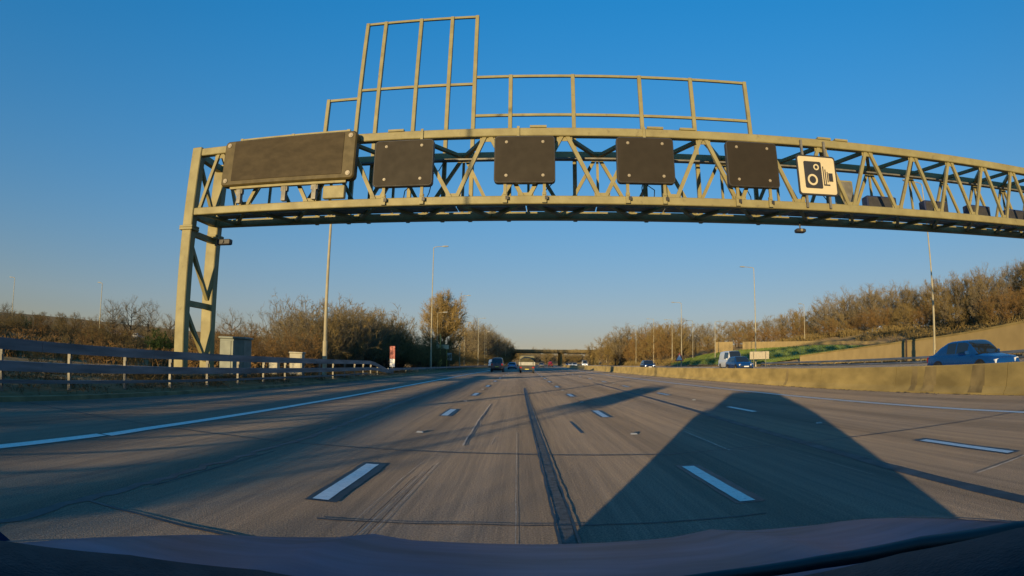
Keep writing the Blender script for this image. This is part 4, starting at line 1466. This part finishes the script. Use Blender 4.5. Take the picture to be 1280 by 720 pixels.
def ribbon(mb, p, q, w, rd, m=0):
    d = q - p
    s = d.cross(Vector((rd.gauss(0, 1), rd.gauss(0, 1), rd.gauss(0, 1))))
    if s.length < 1e-6: return
    s = s.normalized() * w / 2
    mb.quad(p - s, p + s, q + s * .5, q - s * .5, m)


def rot_dir(d, ang, rd):
    a = Vector((rd.gauss(0, 1), rd.gauss(0, 1), rd.gauss(0, 1)))
    ax = d.cross(a)
    if ax.length < 1e-6: return d
    return (Quaternion(ax.normalized(), ang) @ d).normalized()


def make_tree(name, seed, h, r, mats, limbs=14, sub=6, twigs=7, tips=4, base=.18, zc=.58, stems=1, tw=.022, leaf=0, rise=.9, inner=.35, lumpy=.16, jag=1.0):
    """limbs run from the trunk (or from the ground, for a bush) to points spread over an egg-shaped crown.
    Returns (trunk mesh builder, crown mesh builder)"""
    rd = random.Random(seed)
    tk, cr = MB(), MB()
    Z = Vector((0, 0, 1))
    lean = Vector((rd.uniform(-.05, .05), rd.uniform(-.05, .05), 1))
    th = h * .82
    r0 = h * (.019 if stems == 1 else .008)
    n = 8
    pts = [Vector((0, 0, -.3))]
    for k in range(1, n + 1):
        p = lean * (th * k / n)
        pts.append(p + Vector((rd.gauss(0, 1), rd.gauss(0, 1), 0)) * h * .008)
    if stems == 1:
        tk.tube(pts, [r0 * 1.4] + [r0 * (1.05 - .9 * k / n) for k in range(1, n + 1)], 6)
    top_r, bot_r = h * (1 - zc), h * (zc - base)
    for i in range(limbs):
        az = i * 2.39996 + rd.uniform(-.35, .35)
        v = math.asin(max(-1, min(1, -.55 + 1.5 * (i + rd.random()) / limbs)))
        k_ = rd.uniform(.94 - .12 * jag, .98 + .08 * jag) if rd.random() > inner else rd.uniform(.45, .8)
        lump = 1 + lumpy * math.sin(az * 3 + seed)
        E = Vector((math.cos(az) * math.cos(v) * r * lump, math.sin(az) * math.cos(v) * r * lump, 0)) * k_
        E.z = h * zc + (top_r if v > 0 else bot_r) * math.sin(v) * k_
        hor = math.hypot(E.x, E.y)
        if stems == 1:
            zs = min(th * .96, max(h * base * .9, E.z - hor * rd.uniform(.6, 1.1) * rise))
            x = max(0, zs / th * n)
            q = min(n - 1, int(x))
            S = pts[q].lerp(pts[q + 1], x - q)
            if S.z < 0: S.z = .2
        else:
            a0 = az + rd.uniform(-.6, .6)
            S = Vector((math.cos(a0), math.sin(a0), 0)) * r * .22 * rd.random() + Vector((0, 0, -.2))
        d0 = E - S
        ll = d0.length
        sag = Z * ll * (.10 if stems == 1 else -.02)
        lp = []
        for q in range(7):
            f = q / 6
            jit = Vector((rd.gauss(0, 1), rd.gauss(0, 1), rd.gauss(0, 1))) * ll * .035 * (0 < q)
            lp.append(S + d0 * f - sag * 4 * f * (1 - f) * .5 + jit)
        lr = max(.012, r0 * (.30 + .35 * (1 - S.z / h)))
        tk.tube(lp, [lr * (1 - .85 * q / 6) for q in range(7)], 4)
        f0 = .22 if stems == 1 else .30
        for j in range(sub):
            g = f0 + (1 - f0) * (j + rd.random()) / sub
            x2 = min(5.99, g * 6)
            k2 = int(x2)
            sp = lp[k2].lerp(lp[k2 + 1], x2 - k2)
            ld = (lp[k2 + 1] - lp[k2]).normalized()
            sd = (rot_dir(ld, rd.uniform(.4, 1.0), rd) + Z * .15).normalized()
            sl_ = r * rd.uniform(.24, .42) * (1.15 - .35 * g)
            bp = [sp]
            for q in range(3):
                sd = (rot_dir(sd, rd.uniform(.1, .35), rd) + Z * .07).normalized()
                bp.append(bp[-1] + sd * sl_ / 3)
            cr.tube(bp, [lr * .45 + .004, lr * .34 + .003, lr * .22 + .003, .006], 3)
            for w in range(twigs):
                e = rd.uniform(.12, 1.0)
                x3 = min(2.99, e * 3)
                k3 = int(x3)
                tp = bp[k3].lerp(bp[k3 + 1], x3 - k3)
                td = (rot_dir((bp[k3 + 1] - bp[k3]).normalized(), rd.uniform(.3, 1.2), rd) + Z * .15).normalized()
                tl_ = sl_ * rd.uniform(.35, .8)
                te = tp + td * tl_
                tmid = tp.lerp(te, .5) + Vector((rd.gauss(0, 1), rd.gauss(0, 1), rd.gauss(0, 1))) * tl_ * .07
                ribbon(cr, tp, tmid, tw * 1.5, rd)
                ribbon(cr, tmid, te, tw * 1.1, rd)
                for u in range(tips):
                    up_ = tp.lerp(te, rd.uniform(.2, 1.0))
                    ud = (rot_dir(td, rd.uniform(.3, 1.0), rd) + Z * .12).normalized()
                    ribbon(cr, up_, up_ + ud * tl_ * rd.uniform(.3, .65), tw * .75, rd)
                for u in range(leaf):
                    lp_ = tp.lerp(te, rd.random()) + Vector((rd.gauss(0, .1), rd.gauss(0, .1), rd.gauss(0, .1)))
                    ls = rd.uniform(.10, .20)
                    a_ = Vector((rd.gauss(0, 1), rd.gauss(0, 1), rd.gauss(0, 1))).normalized() * ls
                    b_ = a_.cross(Vector((rd.gauss(0, 1), rd.gauss(0, 1), rd.gauss(0, 1)))).normalized() * ls * .6
                    cr.quad(lp_ - a_ * .5, lp_ + b_ * .5, lp_ + a_ * .5, lp_ - b_ * .5, 1)
    return tk, cr


def proto(name, seed, twig, leafm=None, **kw):
    tk, cr = make_tree(name, seed, mats=None, **kw)
    a = bpy.data.meshes.new('trunk'); a.from_pydata(tk.v, [], tk.f); a.materials.append(M['bark']); a.update()
    for p in a.polygons: p.use_smooth = True
    b = bpy.data.meshes.new('crown'); b.from_pydata(cr.v, [], cr.f); b.materials.append(M[twig]); b.materials.append(M[leafm or twig])
    b.polygons.foreach_set('material_index', cr.mi); b.update()
    return (a, b, kw['h'])


def plant(name, label, cat, pr, x, y, h, rd, group=None, wide=1.0, z=None, crown='crown', sink=0.0):
    a, b, h0 = pr
    s = h / h0
    t = thing(name, label, cat, (x, y, (HW(x, y) if z is None else z) - sink), rd.uniform(0, 6.28), group)
    t.scale = (s * wide, s * wide, s)
    for nm, me in (('trunk', a), (crown, b)):
        o = bpy.data.objects.new(nm, me)
        COL.objects.link(o)
        o.parent = t
    return t


P_OAK = [proto('oak', 11 + k, 'twig_grey', h=12, r=5.0, limbs=20, sub=7, twigs=6, tips=4, base=.2, zc=.56, tw=.026) for k in range(3)]
P_BROWN = [proto('brown', 31 + k, 'twig', 'leaf_dead', h=11, r=4.0, limbs=24, sub=7, twigs=7, tips=5, base=.08, zc=.52, tw=.026, leaf=1) for k in range(3)]
P_RUST = [proto('rust', 51 + k, 'twig_rust', 'leaf_dead', h=8, r=4.0, limbs=22, sub=6, twigs=7, tips=4, base=.0, zc=.5, stems=3, tw=.028, leaf=1) for k in range(2)]
P_SCRUB = [proto('scrub', 71 + k, 'twig', 'leaf_dead', h=5, r=2.7, limbs=26, sub=5, twigs=7, tips=4, base=.0, zc=.5, stems=6, tw=.02) for k in range(3)]
P_SPIKY = [proto('spiky', 91 + k, 'twig_grey', h=7, r=3.0, limbs=30, sub=5, twigs=5, tips=3, base=.15, zc=.55, stems=8, tw=.018) for k in range(2)]
P_GOLD = proto('gold', 111, 'twig_gold', h=13, r=4.2, limbs=70, sub=10, twigs=10, tips=5, base=.14, zc=.57, tw=.026, inner=.4, lumpy=.04, jag=.5)
P_GREEN = [proto('green', 131, 'leaf_green', 'leaf_green', h=4, r=2.0, limbs=20, sub=6, twigs=5, tips=1, base=.0, zc=.5, stems=3, tw=.03, leaf=5)]
P_POP = [proto('poplar', 141 + k, 'twig_grey', h=12, r=2.2, limbs=22, sub=5, twigs=5, tips=4, base=.1, zc=.5, tw=.04) for k in range(1)]

rt = random.Random(21)
# -- the big round golden tree
plant('round_tree', 'big round golden bare tree standing above the left roadside scrub', 'tree', P_GOLD, -12.7, 104, 12.9, rt, wide=1.0)
# -- scrub along the left verge: dark road side, pale tips
g1 = 'bare grey bushes along the left verge'
def left_top(az): return lerp_tab(az, [(-21, 5.0), (-18.5, 5.3), (-16.4, 5.6), (-14, 5.0), (-11, 4.2), (-9.2, 3.7), (-7, 3.4)])
for k in range(64):
    y = 42 + (k % 32) * 1.75 + rt.uniform(-1, 1)
    X = (-15.0 - .03 * y if k < 32 else -19.5) - rt.uniform(0, 3.4)
    x = W(X, y)[0]
    az = math.degrees(math.atan2(x, y))
    if az < -20.8 or az > -8.4: continue
    hmax = HC + math.hypot(x, y) * math.tan(R(left_top(az))) - HW(x, y)
    plant('roadside_bush', 'bare upright bush with pale twig tips in the row behind the left barrier', 'bush', rt.choice(P_SPIKY + P_SPIKY + P_SCRUB), x, y, hmax * rt.uniform(.78, 1.05), rt, g1, wide=rt.uniform(.9, 1.2))
g0 = 'low scrub close behind the left barrier'
for k in range(44):
    y = -66 + k * 2.05 + rt.uniform(-.8, .8)
    X = -14.6 - rt.uniform(0, 4.5)
    plant('low_scrub', 'low bare scrub bush added out of view behind the camera to shade the left lanes', 'bush', rt.choice(P_SCRUB + P_RUST), X, y, rt.uniform(1.15, 2.05), rt, g0, wide=rt.uniform(.8, 1.2))
for k in range(30):  # extra unseen bushes, added and sized to throw shade on the near left lanes
    y = -41 + k * .85 + rt.uniform(-.6, .6)
    X = -14.4 - rt.uniform(0, 3.6)
    plant('low_scrub', 'low bare scrub bush added out of view behind the camera to shade the left lanes', 'bush', rt.choice(P_SCRUB + P_RUST), X, y, rt.uniform(1.55, 2.3), rt, g0, wide=rt.uniform(.9, 1.3))
for k in range(26):
    az = -9.2 + 4.4 * (k + rt.random()) / 26; d = rt.uniform(80, 112); a = R(az)
    x, y = d * math.sin(a), d * math.cos(a)
    if x > W(-12.4, y)[0]: x = W(-12.6 - rt.random() * 2, y)[0]
    plant('roadside_bush', 'dark bare bush at the foot of the big round golden tree', 'bush', rt.choice(P_SCRUB), x, y, rt.uniform(3.0, 4.6), rt, 'dark bushes round the foot of the golden tree', wide=1.2)
for (x, y, h) in ((-20.6, 51, 6.6), (-22.9, 57, 7.3), (-20.4, 55, 6.2)):
    plant('spiky_bush', 'tall bare bush with many upright stems between the cabinet and the mast', 'bush', rt.choice(P_SPIKY), x, y, h, rt, 'tall many-stemmed bushes behind the cabinets', wide=.95)
for k in range(16):
    a = R(rt.uniform(-29, -20)); d = rt.uniform(42, 60)
    plant('rusty_bush', 'low rust-coloured bare bush sunlit behind the gantry leg and cabinet', 'bush', rt.choice(P_RUST), d * math.sin(a), d * math.cos(a), rt.uniform(2.4, 3.4), rt, 'rust-coloured bushes behind the gantry leg', wide=1.2)
# -- trees lining the left side beyond the big tree
g2 = 'roadside trees on the left towards the bridge'
for k in range(64):
    y = 112 + k * 4.6 + rt.uniform(-2, 2)
    row = k % 2
    X = -15.5 - row * 6 - rt.uniform(0, 3) - .006 * y
    if -10 < math.degrees(math.atan2(W(X, y)[0], y)) < -4.9: continue
    hh = lerp_tab(y, [(110, 9.5), (150, 11.5), (200, 14), (260, 15), (330, 14), (420, 12.5)]) * rt.uniform(.8, 1.08)
    plant('roadside_tree', 'bare tree in the dark belt lining the left side towards the bridge', 'tree', rt.choice(P_OAK + P_BROWN), W(X, y)[0], y, hh, rt, g2, wide=rt.uniform(.85, 1.1))
for k in range(40):
    y = 88 + k * 6.5
    X = -14.2 - rt.uniform(0, 1.4) - .004 * y
    plant('roadside_bush', 'bare low bush at the foot of the dark tree belt on the left', 'bush', rt.choice(P_SCRUB), W(X, y)[0], y, rt.uniform(3.5, 5.2), rt, 'bushes at the foot of the left tree belt', wide=1.35)
# -- left fields
for (px_az, d, h, pr, l) in ((-38.7, 150, 9.6, P_OAK[0], 'left of three bare trees standing close together in the left fields'), (-36.9, 152, 10.4, P_OAK[1], 'middle of three bare trees standing close together in the left fields'),
                            (-35.2, 150, 10.2, P_OAK[2], 'right of three bare trees standing close together in the left fields'), (-33.0, 132, 7.4, P_OAK[0], 'grey bare tree just left of the gantry leg'),
                            (-27.0, 120, 8.6, P_OAK[1], 'wide bare tree just right of the gantry leg'), (-25.0, 128, 7.4, P_BROWN[0], 'brown bare tree between the gantry leg and the mast'),
                            (-49.6, 120, 5.2, P_OAK[2], 'small bare tree by the lone lamp post at the left edge'), (-42.6, 140, 5.6, P_BROWN[1], 'brown rounded tree above the left scrub, between two lamp posts'),
                            (-40.4, 170, 6.0, P_OAK[1], 'pale bare tree above the left scrub next to the three close trees'), (-46.5, 160, 4.6, P_BROWN[2], 'small dark tree on the left skyline near the edge')):
    a = R(px_az)
    plant('bare_tree', l, 'tree', pr, d * math.sin(a), d * math.cos(a), h, rt)
for (az, d, h, w, l) in ((-34.2, 84, 3.9, 1.1, 'leafy dark green bush left of the gantry leg'), (-33.0, 88, 3.2, 1.0, 'small leafy green bush just left of the gantry leg'), (-47.5, 135, 4.0, .8, 'leafy green bush on the left skyline near the lone lamp post')):
    a = R(az)
    plant('green_bush', l, 'bush', P_GREEN[0], d * math.sin(a), d * math.cos(a), h, rt, wide=w)
g3 = 'rust-brown bushes across the left fields'
for k in range(110):
    a = R(rt.uniform(-56, -27)); d = rt.uniform(85, 150) if k < 60 else rt.uniform(150, 215)
    plant('field_bush', 'rust-brown bare bush in the scrub of the left fields', 'bush', rt.choice(P_RUST + P_SCRUB), d * math.sin(a), d * math.cos(a), rt.uniform(2.2, 3.8), rt, g3, wide=1.5)
# distant tree line behind the left fields
for k in range(34):
    a = R(-56 + k * 1.15 + rt.uniform(-.4, .4)); d = rt.uniform(230, 300)
    plant('field_tree', 'small distant tree on the skyline of the left fields', 'tree', rt.choice(P_OAK + P_BROWN), d * math.sin(a), d * math.cos(a), rt.uniform(4, 7.5), rt, 'distant skyline trees of the left fields', wide=1.25)
# -- right-hand hillside wood
g4 = 'brown wood on the right hillside'
rim = [(7.5, 12.5), (12, 13.5), (19, 11.5), (24, 12), (28, 15), (32, 16.0), (36, 16.0), (43, 15.5), (50, 15.6), (57, 16)]
def wood_top(az): return lerp_tab(az, [(6, 1.6), (7.2, 2.3), (9, 3.2), (11.4, 3.8), (15, 3.75), (19, 3.7), (23, 4.2), (27, 4.7), (30.5, 5.6), (34.5, 6.1), (38, 6.2), (43, 6.9), (47, 7.1), (50, 7.4), (58, 7.6)])
def wood_dist(az): return lerp_tab(az, [(6, 330), (8, 250), (11, 215), (15, 190), (19, 182), (24, 170), (28, 150), (33, 130), (40, 118), (50, 108), (58, 104)])
for k in range(95):
    az = 6.6 + (58 - 6.6) * ((k + rt.random()) / 95) ** .95
    d = wood_dist(az) * rt.uniform(.97, 1.16)
    a = R(az)
    x, y = d * math.sin(a), d * math.cos(a)
    z = HW(x, y)
    top = HC + d * math.tan(R(wood_top(az)))
    h = max(4, (top - z) * rt.uniform(.82, 1.06))
    plant('hillside_tree', 'bare brown tree in the wood covering the right hillside', 'tree', rt.choice(P_OAK[:2] + P_BROWN * 2), x, y, h, rt, g4, wide=min(1.4, max(.8, 8 / h)) * rt.uniform(.9, 1.15))
for k in range(70):
    az = 7 + 51 * (k + rt.random()) / 70
    d = wood_dist(az) * rt.uniform(.80, .96)
    a = R(az)
    x, y = d * math.sin(a), d * math.cos(a)
    if 47 < x < 53 and 70 < y < 150 or x < 41 + CURV * y * y: continue
    z = HW(x, y)
    top = HC + d * math.tan(R(wood_top(az)))
    plant('hillside_bush', 'brown bare bush at the lower edge of the right hillside wood', 'bush', rt.choice(P_RUST + P_BROWN + P_SCRUB[:1]), x, y, max(2.5, (top - z) * rt.uniform(.4, .68)), rt, 'brown bushes at the foot of the right hillside wood', wide=rt.uniform(1.2, 1.6))
for k in range(34):      # brown belt close along the far verge towards the bridge
    y = 158 + k * 5.6
    X = 37.5 + rt.uniform(0, 5)
    x = W(X, y)[0]
    plant('verge_tree', 'slender brown bare tree in the belt between the triangle sign and the bridge', 'tree', rt.choice(P_BROWN + P_RUST), x, y, rt.uniform(8.2, 12), rt, 'brown trees on the far verge towards the bridge', wide=rt.uniform(.8, 1.1))
for (az, d, h, l) in ((29.0, 128, 13.0, 'leftmost of the tall spreading trees rising out of the right hillside wood'), (31.2, 126, 14.2, 'tall spreading bare tree rising out of the right hillside wood, second from the left'),
                   (33.6, 122, 14.4, 'tall spreading bare tree in the middle of those rising out of the right wood'), (35.6, 124, 13.8, 'tall spreading bare tree rising out of the right wood, second from the right'), (37.6, 120, 12.6, 'rightmost of the tall spreading trees rising out of the right hillside wood')):
    a = R(az); x, y = d * math.sin(a), d * math.cos(a)
    top = HC + d * math.tan(R({29.0: 5.75, 31.2: 6.25, 33.6: 6.6, 35.6: 6.5, 37.6: 6.35}[az]))
    plant('spreading_tree', l, 'tree', P_OAK[int(az) % 3], x, y, top - HW(x, y), rt, wide=1.0)
for k in range(10):
    az = rt.uniform(41, 49); d = rt.uniform(92, 100); a = R(az); x, y = d * math.sin(a), d * math.cos(a)
    top = HC + d * math.tan(R(rt.uniform(5.6, 6.6)))
    plant('slender_tree', 'slender pale-stemmed tree at the front of the right hillside wood behind the near lamp post', 'tree', P_POP[0], x, y, top - HW(x, y), rt, 'slender pale trees at the front of the right wood', wide=.9)
# hills of trees behind the bridge
for k in range(40):
    x = rt.uniform(-20, 170); y = rt.uniform(420, 640)
    if abs(x - CURV * y * y - 11) < 26: continue
    plant('far_tree', 'far hazy tree beyond the road bridge', 'tree', rt.choice(P_OAK + P_BROWN), x, y, rt.uniform(9, 13), rt, 'far trees beyond the bridge', wide=1.3)
for k in range(44):
    x = -6 + k * 3.2 + rt.uniform(-1, 1); y = rt.uniform(600, 650)
    plant('far_tree', 'far hazy tree beyond the road bridge', 'tree', rt.choice(P_OAK + P_BROWN), x, y, rt.uniform(10, 13), rt, 'far trees beyond the bridge', wide=1.5, sink=1.5)
for k in range(30):
    x = 20 + k * 6.5 + rt.uniform(-2, 2); y = rt.uniform(700, 780)
    plant('far_tree', 'far hazy tree beyond the road bridge', 'tree', rt.choice(P_OAK + P_POP), x, y, rt.uniform(8, 12), rt, 'far trees beyond the bridge', wide=1.3)

# bracken, brambles and rough grass: nobody could count it
def scrub(name, spots, m, per, size, tall, w, seed, leafm=None):
    rd = random.Random(seed)
    mb = MB()
    for (x, y, z, s) in spots:
        for k in range(per):
            a = rd.uniform(0, 6.28); rr = s * math.sqrt(rd.random())
            p = Vector((x + rr * math.cos(a), y + rr * math.sin(a), 0))
            p.z = HW(p.x, p.y) - .05
            hh = tall * rd.uniform(.4, 1.0) * (1 - .5 * (rr / s) ** 2)
            q = p + Vector((rd.gauss(0, .3), rd.gauss(0, .3), 1)) * hh
            ribbon(mb, p, q, w, rd)
            for u in range(2):
                c = p.lerp(q, rd.uniform(.4, 1))
                ribbon(mb, c, c + Vector((rd.gauss(0, 1), rd.gauss(0, 1), rd.gauss(.4, .6))) * hh * .3, w * 1.4, rd)
    return tag(mb.build(name, [M[m]]), kind='stuff')
sp = []
for k in range(150):
    a = R(rt.uniform(-56, -24)); d = rt.uniform(34, 150)
    sp.append((d * math.sin(a), d * math.cos(a), 0, rt.uniform(1.5, 4)))
scrub('bracken', sp, 'twig_rust', 90, 1, 1.3, .07, 5)
sp = []
for k in range(170):
    az = rt.uniform(24, 58); d = wood_dist(az) * rt.uniform(.66, 1.0); a = R(az)
    x, y = d * math.sin(a), d * math.cos(a)
    if x < 53.5: continue
    sp.append((x, y, 0, rt.uniform(1.5, 4)))
for k in range(120):
    y = rt.uniform(150, 330); x = W(35.5 + rt.uniform(0, 4), y)[0]
    sp.append((x, y, 0, rt.uniform(1, 3)))
scrub('hillside_undergrowth', sp, 'twig', 80, 1, 1.4, .08, 6)
sp = [(-10.2 - rt.random() * 3.5, rt.uniform(2, 60), 0, .7) for k in range(420)]
M['dry_grass'] = bark('dry_verge_grass', (.115, .08, .035), (.07, .058, .025))
scrub('verge_grass', sp, 'dry_grass', 34, 1, .30, .012, 8)
sp = [(W(33.0, y)[0] + rt.uniform(-.3, 1.8), y, 0, .7) for y in [8 + .35 * k for k in range(330)]]
scrub('far_verge_grass', sp, 'dry_grass', 14, 1, .3, .03, 9)
